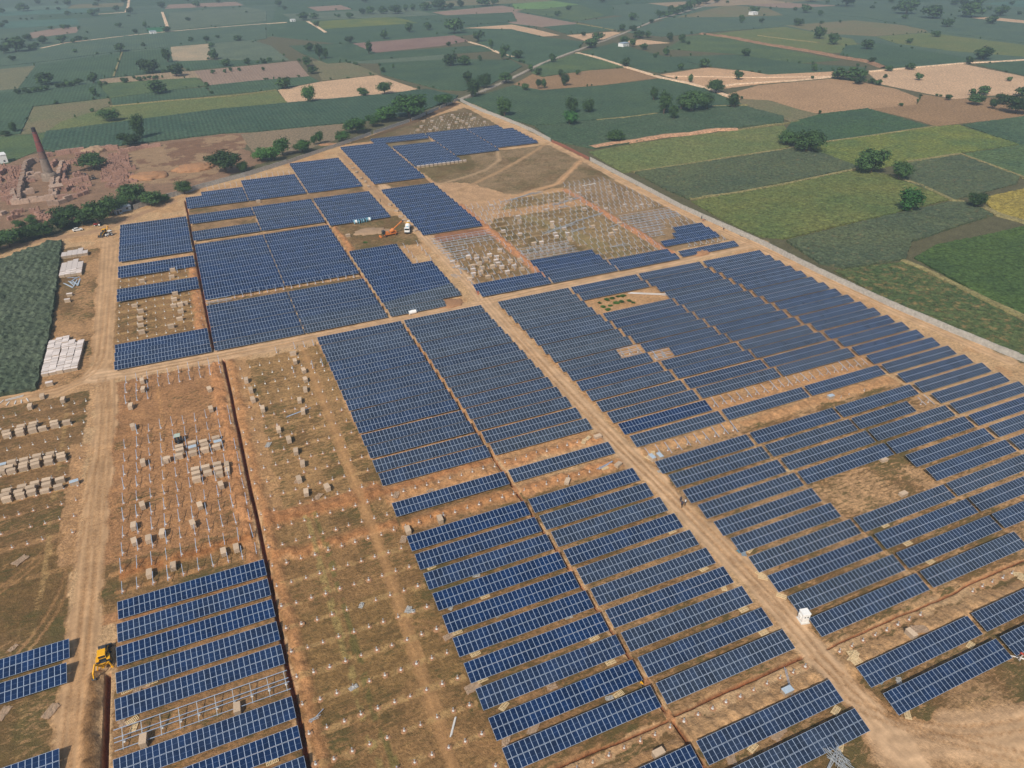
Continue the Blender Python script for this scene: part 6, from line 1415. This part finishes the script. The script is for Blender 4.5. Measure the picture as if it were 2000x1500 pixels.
# ================================================================ VEHICLES AND MACHINES
def wheel(root, x, y, r_, w_, name='wheel', rim='yellow', steer=0.0):
    mb = MB(); mb.cyl((-w_ / 2, 0, 0), (w_ / 2, 0, 0), r_, r_, 22); o = mb.build(name, M['black'], root, loc=(x, y, r_), rot=(0, 0, steer))
    mb = MB(); mb.cyl((-w_ / 2 - .02, 0, 0), (w_ / 2 + .02, 0, 0), r_ * .55, r_ * .5, 14); mb.build('rim', M[rim], o)
def backhoe(px, py, rz, label, bucket=None, col='yellow'):
    p = at(px, py); root = empty('backhoe_loader', (p.x, p.y, .02), rz)
    mb = MB(); mb.box((0, .3, .95), (1.0, 4.0, .45)); mb.side([(.0, 0), (0, 0)], 0, 0) if 0 else None; mb.build('chassis', M['darkmetal'], root)
    mb = MB(); mb.box((0, 1.35, 1.45), (1.0, 1.9, .75), bev=.08, top=(.9, .96)); mb.box((0, 2.32, 1.3), (.9, .08, .6)); mb.build('bonnet', M['darkmetal'], root)
    for x, y, r_, w_ in ((-.95, -.75, .78, .5), (.95, -.75, .78, .5), (-.9, 1.75, .52, .36), (.9, 1.75, .52, .36)): wheel(root, x, y, r_, w_)
    mb = MB()
    for sx in (-1, 1): mb.side([(-.2, 0), (.2, 0)], 0, 0) if 0 else mb.box((sx * .95, -.75, 1.62), (.56, 1.3, .07), bev=.02)
    mb.build('mudguards', M[col], root)
    cab = MB().box((0, -.35, 1.95), (1.3, 1.5, 1.35), top=(.92, .9), bev=.04).build('cab', M['glass'], root)
    mb = MB()
    for sx in (-1, 1):
        for sy in (-1, 1): mb.bar((sx * .66, -.35 + sy * .76, 1.25), (sx * .6, -.35 + sy * .68, 2.66), .09)
    mb.bar((-.66, -1.1, 1.9), (.66, -1.1, 1.9), .07); mb.build('cab_pillars', M[col], cab)
    mb = MB(); mb.box((0, -.35, 2.72), (1.5, 1.75, .14), bev=.05, top=(.95, .95)); mb.build('cab_roof', M[col], cab)
    mb = MB()
    for sx in (-1, 1): mb.bar((sx * .55, .6, 1.6), (sx * .62, 2.3, 1.1), .13, .2); mb.bar((sx * .62, 2.3, 1.1), (sx * .66, 3.0, .5), .13, .2)
    mb.build('loader_arms', M[col], root)
    mb = MB(); mb.side([(2.95, .15), (3.75, .12), (3.65, .22), (3.05, .4), (2.98, 1.0), (2.9, 1.02)], 0, 0) if 0 else None
    for a, b in (((0, 3.3, .14), (2.3, .85, .06)), ((0, 2.9, .52), (2.3, .07, .8)), ((0, 3.0, .93), (2.3, .3, .06))): mb.box(a, b)
    for sx in (-1, 1): mb.box((sx * 1.14, 3.22, .42), (.05, .72, .6), top=(1, .5))
    mb.build('loader_bucket', M['darkmetal'], root)
    mb = MB(); mb.box((0, -1.75, 1.0), (2.1, .22, .55), bev=.03)
    for sx in (-1, 1): mb.bar((sx * .98, -1.8, 1.1), (sx * 1.25, -2.1, .1), .16, .2); mb.box((sx * 1.25, -2.15, .06), (.45, .35, .1))
    mb.bar((-.95, -1.85, 1.3), (-.2, -2.3, 1.15), .1); mb.bar((.95, -1.85, 1.3), (.2, -2.3, 1.15), .1)
    mb.build('stabiliser_frame', M[col], root)
    if bucket is None: bucket = (0, -4.6, .9)
    bx, by, bz = bucket; s0 = Vector((bx * .12, -2.25, 1.1)); k1 = Vector((bx * .55, -2.25 + (by + 2.25) * .42, 3.0)); k2 = Vector((bx * .93, -2.25 + (by + 2.25) * .86, 1.9)); e = Vector((bx, by, bz))
    mb = MB(); mb.box((s0.x * .5, -2.15, 1.0), (.5, .45, .8), bev=.05); mb.bar(s0, k1, .26, .36); mb.bar(s0 + Vector((0, 0, .45)), k1 * .9 + s0 * .1 + Vector((0, 0, .1)), .1); mb.build('boom', M[col], root)
    mb = MB(); mb.bar(k1 + Vector((0, 0, .12)), k2, .22, .3); mb.bar(k1 + Vector((0, 0, .35)), k2.lerp(k1, .3) + Vector((0, 0, .25)), .09); mb.build('dipper_arm', M[col], root)
    mb = MB(); mb.bar(k2, e, .16, .2); mb.build('bucket_link', M[col], root)
    mb = MB(); mb.box((e.x, e.y, e.z - .25), (.75, .65, .7), top=(1, .6), bev=.06)
    for q in (-.28, -.09, .1, .29): mb.bar((e.x + q, e.y + .3, e.z - .5), (e.x + q, e.y + .45, e.z - .72), .06)
    mb.build('digging_bucket', M['darkmetal'], root)
    tag(root, label, 'backhoe loader'); return root
bk = at(184, 1324, .8) - at(206, 1287)
backhoe(206, 1290, .0, 'yellow backhoe loader digging the trench at the lower left', (bk.x, bk.y, .9))
backhoe(205, 459, 2.6, 'yellow backhoe loader by the dirt road, far left')
def tractor(px, py, rz, label, col='white', roof='white'):
    p = at(px, py); root = empty('tractor', (p.x, p.y, .02), rz)
    mb = MB(); mb.box((0, .9, .95), (.55, 1.8, .6), bev=.06, top=(.85, 1)); mb.build('bonnet', M[col], root)
    mb = MB(); mb.box((0, 0, .7), (.5, 3.0, .4)); mb.box((0, -.7, 1.15), (.5, .5, .14)); mb.box((0, -.95, 1.4), (.5, .1, .5)); mb.build('chassis_and_seat', M['darkmetal'], root)
    for x, y, r_, w_ in ((-.75, -.7, .72, .36), (.75, -.7, .72, .36), (-.6, 1.35, .42, .2), (.6, 1.35, .42, .2)): wheel(root, x, y, r_, w_, rim='white')
    mb = MB()
    for sx in (-1, 1): mb.box((sx * .72, -.7, 1.47), (.42, .9, .05), bev=.02)
    mb.build('mudguards', M[col], root)
    mb = MB()
    for sx in (-1, 1):
        for sy in (-1.3, .15): mb.bar((sx * .55, sy, .9), (sx * .6, sy, 2.3), .05)
    mb.build('canopy_posts', M['darkmetal'], root); mb = MB(); mb.box((0, -.55, 2.34), (1.5, 1.75, .08), bev=.03); mb.build('canopy', M[roof], root)
    mb = MB(); mb.cyl((.2, 1.2, 1.2), (.2, 1.2, 1.9), .04); mb.build('exhaust', M['black'], root)
    tag(root, label, 'tractor'); return root
M['palegreen'] = plain('pale_green_canopy', (.42, .50, .42), .6)
tractor(350, 866, 3.1, 'tractor with pale green canopy beside the rear crate cluster', 'darkmetal', 'palegreen')
tractor(214, 461, 2.2, 'white tractor touching the far yellow backhoe loader', 'white', 'white'); tractor(192, 441, 1.4, 'dark red tractor in the shade of the tree belt', 'red', 'darkmetal'); tractor(306, 388, 1.5, 'blue tractor beside a tree outside the left wall', 'blue', 'blue')
tractor(167, 347, .8, 'dark tractor parked in the kiln yard, left one', 'darkmetal', 'darkmetal'); tractor(183, 350, .3, 'dark tractor parked in the kiln yard, right one', 'darkmetal', 'black')
def car(px, py, rz, label, col='white'):
    p = at(px, py); root = empty('parked_car', (p.x, p.y, .02), rz)
    mb = MB(); mb.side([(-2.0, .35), (2.05, .35), (2.1, .75), (1.5, .92), (.95, .98), (-1.6, 1.02), (-2.05, .9)], -.82, .82); b_ = mb.build('body', M[col], root)
    mb = MB(); mb.side([(-1.5, 1.0), (1.0, .98), (.35, 1.42), (-1.15, 1.46)], -.7, .7); mb.build('windows', M['glass'], root)
    mb = MB(); mb.box((-.4, 0, 1.47), (1.5, 1.3, .06), bev=.02)
    for x in (-1.2, .38):
        for y in (-.7, .7): mb.bar((x * 1.2, y, 1.0), (x, y * .95, 1.46), .07)
    mb.build('roof', M[col], root)
    for x in (-1.3, 1.35):
        for y in (-.78, .78):
            mb = MB(); mb.cyl((x, y - .1, .32), (x, y + .1, .32), .32, n=16); o = mb.build('wheel', M['black'], root)
    for y in (-.6, .6): mb = MB(); mb.box((2.08, y, .68), (.06, .3, .14)); mb.build('headlight', M['alu'], root)
    mb = MB(); mb.box((-2.04, 0, .72), (.05, 1.4, .12)); mb.build('tail_lights', M['red'], root)
    tag(root, label, 'car'); return root
car(152, 451, .25, 'small white car parked in front of the tree belt')
def mixer(px, py, rz):
    p = at(px, py); root = empty('concrete_mixer_truck', (p.x, p.y, .02), rz)
    mb = MB(); mb.box((0, -.6, .95), (.9, 8.2, .3)); mb.box((-.95, .5, .75), (.4, 1.6, .5)); mb.box((.95, .5, .75), (.4, 1.6, .5)); mb.build('chassis', M['darkmetal'], root)
    c_ = MB().box((0, 2.9, 1.85), (2.4, 1.7, 2.1), bev=.1, top=(.97, .92)).build('cab', M['white'], root)
    MB().box((0, 3.73, 2.3), (2.1, .1, .75), rx=.05).build('windscreen', M['glass'], c_)
    for sx in (-1, 1): MB().box((sx * 1.19, 3.0, 2.3), (.06, .9, .65)).build('side_window', M['glass'], c_); MB().box((sx * .8, 3.8, 1.15), (.35, .08, .2)).build('headlight', M['alu'], c_)
    MB().box((0, 3.8, .8), (2.35, .18, .4)).build('bumper', M['darkmetal'], c_)
    for y in (2.7, -1.6, -3.0):
        for sx in (-1, 1): wheel(root, sx * 1.0, y, .5, .38 if y > 0 else .6, rim='white')
    D_ = lambda t: Vector((0, 1.3 - 5.2 * t, 2.15 + 1.0 * t))
    def dseg(t0, t1, r0, r1, nm, mt): MB().cyl(D_(t0), D_(t1), r0, r1, 22).build(nm, mt, dr)
    dr = MB().cyl(D_(0.02), D_(.25), .75, 1.15, 22).build('drum', M['white'], root)
    dseg(.25, .42, 1.15, 1.22, 'white_band', M['white']); dseg(.42, .72, 1.22, 1.0, 'yellow_band', M['yellow']); dseg(.72, .98, 1.0, .55, 'drum_mouth', M['white'])
    MB().box((0, 1.55, 2.4), (.9, .5, 1.3), bev=.1).build('water_tank', M['cyan'], root)
    mb = MB(); mb.bar((-.7, -3.9, 1.1), (-.5, -3.9, 3.4), .1); mb.bar((.7, -3.9, 1.1), (.5, -3.9, 3.4), .1); mb.box((0, -4.1, 3.35), (1.0, .7, .5), top=(1.3, 1.3)); mb.build('hopper', M['white'], root)
    mb = MB(); mb.bar((0, -4.4, 2.9), (.2, -5.1, 1.8), .4, .1); mb.build('chute', M['darkmetal'], root)
    tag(root, 'white concrete mixer truck with yellow drum band on the dirt road', 'mixer truck')
mixer(797, 452, 2.75)
def plant(px, py, rz):
    p = at(px, py); root = empty('batching_loader', (p.x, p.y, .02), rz)
    mb = MB(); mb.box((0, 0, .9), (6.5, 1.5, .4)); mb.box((-1.5, 0, 1.6), (1.8, 1.5, 1.1), top=(.8, .9), bev=.06); mb.box((2.3, .1, 1.5), (1.4, 1.3, .9), bev=.06); mb.build('frame', M['orange'], root)
    for x in (-2.6, 2.6):
        for y in (-.95, .95): wheel(root, x, y, .55, .4, rim='orange')
    c_ = MB().box((-3.1, 0, 2.0), (1.2, 1.5, 1.5), bev=.06).build('cab', M['glass'], root); MB().box((-3.1, 0, 2.82), (1.4, 1.7, .12), bev=.03).build('cab_roof', M['darkmetal'], c_)
    mb = MB(); mb.bar((.3, .3, 1.6), (7.5, 2.6, 4.6), .5, .35); mb.bar((1.8, .2, 2.4), (4.2, 1.6, 3.0), .15); mb.build('conveyor_boom', M['orange'], root)
    MB().box((7.8, 2.7, 4.5), (.9, .7, .7), ry=.4, bev=.05).build('boom_head', M['darkmetal'], root)
    mb = MB(); mb.cyl((0, -.4, 1.9), (1.6, -.4, 2.6), .7, .9, 16); mb.build('mixing_drum', M['orange'], root)
    mb = MB(); mb.box((-4.6, 0, .5), (.9, 2.2, .7), top=(.6, 1), bev=.05); mb.build('shovel', M['orange'], root)
    tag(root, 'orange self-loading batching machine with a raised boom by the mixer truck', 'construction machine')
plant(762, 460, .15)
def drum(px, py, rz, label, full):
    p = at(px, py); root = empty('cable_drum', (p.x, p.y, 0), rz)
    for sx in (-1, 1): MB().cyl((sx * .62 - .06, 0, 1.0), (sx * .62 + .06, 0, 1.0), 1.0, n=26).build('flange', M['cyan'], root); MB().cyl((sx * .7 - .02, 0, 1.0), (sx * .7 + .02, 0, 1.0), .3, n=14).build('hub', M['white'], root)
    MB().cyl((-.56, 0, 1.0), (.56, 0, 1.0), .8 if full else .5, n=24).build('cable', M['white' if full else 'darkmetal'], root)
    tag(root, label, 'cable drum', 'cable drums in a row')
for k, (px, py) in enumerate([(695, 437), (704, 436), (713, 434), (721, 432)]): drum(px, py, .1, 'pale blue cable drum below the solar block, %s from the left' % nth(k + 1), k in (0, 3))
def cabinet(px, py, rz):
    p = at(px, py); root = empty('inverter_cabinet', (p.x, p.y, .02), rz)
    MB().box((0, 0, .1), (1.9, 2.0, .25)).build('plinth', M['concrete'], root)
    MB().box((0, 0, 1.35), (1.55, 1.55, 2.3), bev=.03).build('body', M['white'], root)
    mb = MB(); mb.box((0, .0, 2.56), (1.75, 1.7, .12), bev=.03)
    for q in range(7): mb.box((0, -.7 + q * .23, 2.63), (1.5, .06, .05))
    mb.build('roof', M['white'], root)
    for sx in (-1, 1): MB().box((sx * .3, -.79, 1.75), (.28, .04, .26)).build('vent', M['darkmetal'], root); MB().box((sx * .92, .1, 1.5), (.26, .9, .8), bev=.03).build('side_box', M['white'], root)
    mb = MB(); mb.box((0, -.785, 1.0), (1.35, .03, .9)); mb.bar((.45, -.82, .9), (.45, -.82, 1.15), .04); mb.build('door', M['white'], root)
    tag(root, 'white inverter cabinet with two small vents standing beside the road', 'inverter cabinet')
cabinet(1568, 1212, -.22)
def tank(px, py):
    p = at(px, py); root = empty('water_tank', (p.x, p.y, 0), .1)
    MB().cyl((-1.3, 0, .75), (1.3, 0, .75), .72, n=20).build('barrel', M['white'], root)
    for sx in (-1, 1): MB().box((sx * .8, 0, .12), (.2, 1.1, .3)).build('cradle', M['darkmetal'], root)
    MB().cyl((0, 0, 1.4), (0, 0, 1.6), .2).build('lid', M['white'], root); tag(root, 'white horizontal water tank beside the cross road', 'tank')
tank(806, 613)
# ---------------------------------------------------------------- people
def person(px, py, rz, pose, label, top='cloth_b', legs='cloth_c', xyz=None, hair=True):
    """continuous skinned body; pose: stand, bend, ride"""
    p = at(px, py) if xyz is None else Vector(xyz); root = empty('person', (p.x, p.y, p.z + .01), rz)
    if pose == 'stand': J = dict(pel=(0, 0, .93), ch=(0, .02, 1.3), nk=(0, .03, 1.47), hd=(0, .05, 1.62), tp=(0, .05, 1.74), hl=(-.1, 0, .9), kl=(-.12, .05, .5), al=(-.12, -.02, .09), tl=(-.13, .15, .03), sl=(-.19, .02, 1.4), el=(-.26, -.03, 1.13), wl=(-.25, .1, .9), fl=(-.25, .14, .8))
    elif pose == 'bend': J = dict(pel=(0, -.1, .88), ch=(0, .22, 1.1), nk=(0, .38, 1.15), hd=(0, .5, 1.18), tp=(0, .6, 1.2), hl=(-.1, -.1, .85), kl=(-.12, .02, .48), al=(-.12, -.08, .09), tl=(-.13, .1, .03), sl=(-.18, .3, 1.1), el=(-.22, .38, .85), wl=(-.18, .48, .65), fl=(-.17, .5, .56))
    else: J = dict(pel=(0, 0, .86), ch=(0, .1, 1.22), nk=(0, .14, 1.38), hd=(0, .18, 1.52), tp=(0, .19, 1.64), hl=(-.1, 0, .84), kl=(-.2, .38, .78), al=(-.2, .26, .38), tl=(-.2, .42, .33), sl=(-.18, .1, 1.3), el=(-.28, .25, 1.1), wl=(-.26, .5, 1.08), fl=(-.25, .58, 1.07))
    V = []; E = []; Rr = []
    def v(c, r_): V.append(c); Rr.append(r_); return len(V) - 1
    mir = lambda c: (-c[0], c[1], c[2])
    a = v(J['pel'], .13); c_ = v(J['ch'], .145); n_ = v(J['nk'], .06); h_ = v(J['hd'], .095); t_ = v(J['tp'], .07); E += [(a, c_), (c_, n_), (n_, h_), (h_, t_)]
    for f in (lambda c: c, mir):
        q = [v(f(J[k]), r_) for k, r_ in (('hl', .1), ('kl', .07), ('al', .045), ('tl', .04))]; E += [(a, q[0])] + list(zip(q[:-1], q[1:]))
        q = [v(f(J[k]), r_) for k, r_ in (('sl', .065), ('el', .045), ('wl', .032), ('fl', .035))]; E += [(c_, q[0])] + list(zip(q[:-1], q[1:]))
        hw = Vector(f(J['wl'])); hf = Vector(f(J['fl'])); d = (hf - hw).normalized(); s_ = d.orthogonal().normalized()
    me = bpy.data.meshes.new('person_body'); me.from_pydata(V, E, []); o = link('body', me, root)
    o.modifiers.new('skin', 'SKIN'); sk = me.skin_vertices[0].data
    for i, r_ in enumerate(Rr): sk[i].radius = (r_, r_); sk[i].use_root = (i == 0)
    ss = o.modifiers.new('sub', 'SUBSURF'); ss.levels = 1; ss.render_levels = 2; me.materials.append(M[top])
    hd = Vector(J['hd']); MB().ball((hd.x, hd.y + .01, hd.z + .01), .105, (.9, 1.0, 1.15), 2).build('face', M['skin'], root, smooth=True)
    MB().ball((hd.x, hd.y - .02, hd.z + .05), .112, (.95, 1.02, 1.0), 2).build('hair', M['black'], root, smooth=True)
    mb = MB()
    for sx in (1, -1):
        k = Vector((J['kl'][0] * sx, J['kl'][1], J['kl'][2])); al = Vector((J['al'][0] * sx, J['al'][1], J['al'][2])); hl = Vector((J['hl'][0] * sx, J['hl'][1], J['hl'][2])); mb.cyl(hl, k, .125, .09, 10); mb.cyl(k, al, .09, .07, 10)
    mb.build('trousers', M[legs], root)
    mb = MB()
    for sx in (1, -1):
        w_ = Vector((J['wl'][0] * sx, J['wl'][1], J['wl'][2])); f_ = Vector((J['fl'][0] * sx, J['fl'][1], J['fl'][2])); d = (f_ - w_).normalized(); s_ = d.cross(Vector((0, 1, .3))).normalized()
        mb.ball(w_.lerp(f_, .5), .042, (1, .8, 1.2), 1)
        for q in range(4): mb.cyl(f_ + s_ * (q - 1.5) * .018, f_ + s_ * (q - 1.5) * .021 + d * (.07 - .008 * abs(q - 1.4)), .009, .007, 5)
        mb.cyl(w_.lerp(f_, .3) + s_ * .03, w_.lerp(f_, .9) + s_ * .065, .01, .008, 5)
    mb.build('hands', M['skin'], root)
    tag(root, label, 'person'); return root
def bike(px, py, rz, label):
    p = at(px, py); root = empty('motorcycle', (p.x, p.y, .02), rz)
    for y, nm in ((-.65, 'rear_wheel'), (.7, 'front_wheel')):
        mb = MB(); mb.cyl((-.06, 0, 0), (.06, 0, 0), .31, n=20); mb.build('wheel', M['black'], root, loc=(0, y, .31)); 
    mb = MB(); mb.bar((0, -.6, .35), (0, .2, .45), .1, .12); mb.box((0, .05, .45), (.26, .45, .35), bev=.04); mb.bar((0, .72, .33), (0, .5, 1.0), .06); mb.bar((0, .5, .95), (0, .0, .7), .07); mb.cyl((.12, -.2, .32), (.14, -.95, .38), .04); mb.build('frame', M['darkmetal'], root)
    MB().ball((0, .2, .82), .2, (.7, 1.2, .7), 2).build('fuel_tank', M['red'], root, smooth=True); MB().box((0, -.38, .8), (.26, .8, .09), bev=.03).build('seat', M['black'], root)
    mb = MB(); mb.bar((-.36, .42, 1.06), (.36, .42, 1.06), .035); mb.build('handlebar', M['darkmetal'], root); MB().ball((0, .62, .92), .09, (1, .7, 1), 1).build('headlight', M['alu'], root)
    tag(root, label, 'motorcycle'); return root
b1 = bike(1331, 988, -.55, 'dark motorcycle carrying a rider on the diagonal dirt road'); b2 = bike(1338, 984, -.75, 'second motorcycle beside the ridden one on the dirt road')
person(0, 0, -.55, 'ride', 'person in dark clothes riding the motorcycle on the dirt road', 'cloth_c', 'cloth_c', (b1.location.x, b1.location.y - .25, .02)); person(0, 0, -.75, 'ride', 'person in a pale shirt on the second motorcycle', 'cloth_b', 'cloth_c', (b2.location.x - .15, b2.location.y - .2, .02))
person(1329, 980, 2.2, 'stand', 'person standing behind the motorcycles on the dirt road', 'cloth_c', 'cloth_c')
person(934, 576, .5, 'stand', 'person in red standing at the corner of the road crossing', 'cloth_a', 'cloth_a'); person(931, 573, 2.5, 'bend', 'person in red bending at the road crossing corner', 'cloth_a', 'cloth_b')
person(1994, 1284, .5, 'bend', 'person in red bending over pipes at the right edge', 'cloth_a', 'cloth_b'); person(1990, 1290, 1.5, 'bend', 'person in white crouching beside the pipes at the right edge', 'cloth_b', 'cloth_b')
for k, (px, py, ps, tp) in enumerate([(1370, 428, 'stand', 'cloth_c'), (1377, 431, 'stand', 'cloth_b'), (1413, 449, 'bend', 'cloth_c'), (1373, 433, 'bend', 'cloth_a')]): person(px, py, k * 1.3, ps, 'person working at the foot of the right boundary wall, %s from the left' % nth([1, 3, 4, 2][k]), tp, 'cloth_c')
person(1093, 1388 - 300 + 0, .4, 'bend', 'person bending between tables beside the middle trench', 'cloth_b', 'cloth_c') if 0 else None
person(743, 395, .4, 'stand', 'person in dark clothes by the far dirt road', 'cloth_c', 'cloth_c'); person(935, 297, .4, 'stand', 'person standing at the far table edge by the tyre tracks', 'cloth_b', 'cloth_c')
person(1254, 1341, .6, 'bend', 'person in a yellow vest squatting at the end of a row', 'yellow', 'cloth_c')
# ---------------------------------------------------------------- low weeds and bushes on bare patches
def bush(px, py, s_, label):
    cm, tm = get_var('bushy', int(px) % 4); p = at(px, py); t = empty('bush', (p.x, p.y, -.15), random.uniform(0, 6)); c = link('foliage', cm, t, scale=(s_, s_, s_ * .28)); c.color = (1.3, 1.35, .9, 1); tag(t, label, 'bush', 'weeds on the bare sandy pocket')
for k, (px, py) in enumerate([(1172, 592), (1184, 586), (1195, 583), (1207, 580), (1217, 579), (1179, 600), (1192, 598), (1204, 592), (1215, 590), (1228, 588), (1237, 592), (1188, 606), (713, 474)]): bush(px, py, 2.0 + (k * 37 % 10) * .12, 'low green weed clump, %s on the sandy pocket' % nth(k + 1) if k < 12 else 'bright green bush in front of the grey heap')
# ---------------------------------------------------------------- keep at most 300 crates as things of their own
cr = [o for o in bpy.data.objects if o.name.startswith('module_crate')]
cr.sort(key=lambda o: math.hypot(o.location.x, o.location.y))
if len(cr) > 298:
    src = {}
    kids = {}
    for o in bpy.data.objects:
        if o.parent and o.parent.name.startswith('module_crate'): kids.setdefault(o.parent.name, []).append(o)
    mats = []; VV, FF, MI = [], [], []; dele = []
    for o in cr[298:]:
        mw = Matrix.Translation(o.location) @ o.rotation_euler.to_matrix().to_4x4()
        for c in kids.get(o.name, ()):
            me = c.data; mt = me.materials[0]
            if mt not in mats: mats.append(mt)
            b0 = len(VV); VV += [tuple(mw @ v.co) for v in me.vertices]; FF += [tuple(b0 + q for q in p.vertices) for p in me.polygons]; MI += [mats.index(mt)] * len(me.polygons); dele.append(c)
        dele.append(o)
    me = bpy.data.meshes.new('module_crates'); me.from_pydata(VV, [], FF); me.polygons.foreach_set('material_index', MI)
    for m_ in mats: me.materials.append(m_)
    bpy.data.batch_remove(dele)
    tag(link('module_crates', me), 'farthest pale crates scattered among the far footings', 'crates', kind='stuff')
# ================================================================ AIR
hm = bpy.data.materials.new('haze'); hm.use_nodes = True; t = hm.node_tree; t.nodes.clear()
out = t.nodes.new('ShaderNodeOutputMaterial'); pv = t.nodes.new('ShaderNodeVolumePrincipled'); t.links.new(pv.outputs[0], out.inputs['Volume'])
pv.inputs['Color'].default_value = (0.70, 0.87, 1.0, 1); pv.inputs['Density'].default_value = HAZE; pv.inputs['Anisotropy'].default_value = 0.2
mb = MB(); mb.box((0, 4500, 61), (15000, 11600, 128)); o = mb.build('haze', hm); tag(o, 'thin bluish haze lying over the whole plain', 'haze', kind='stuff')
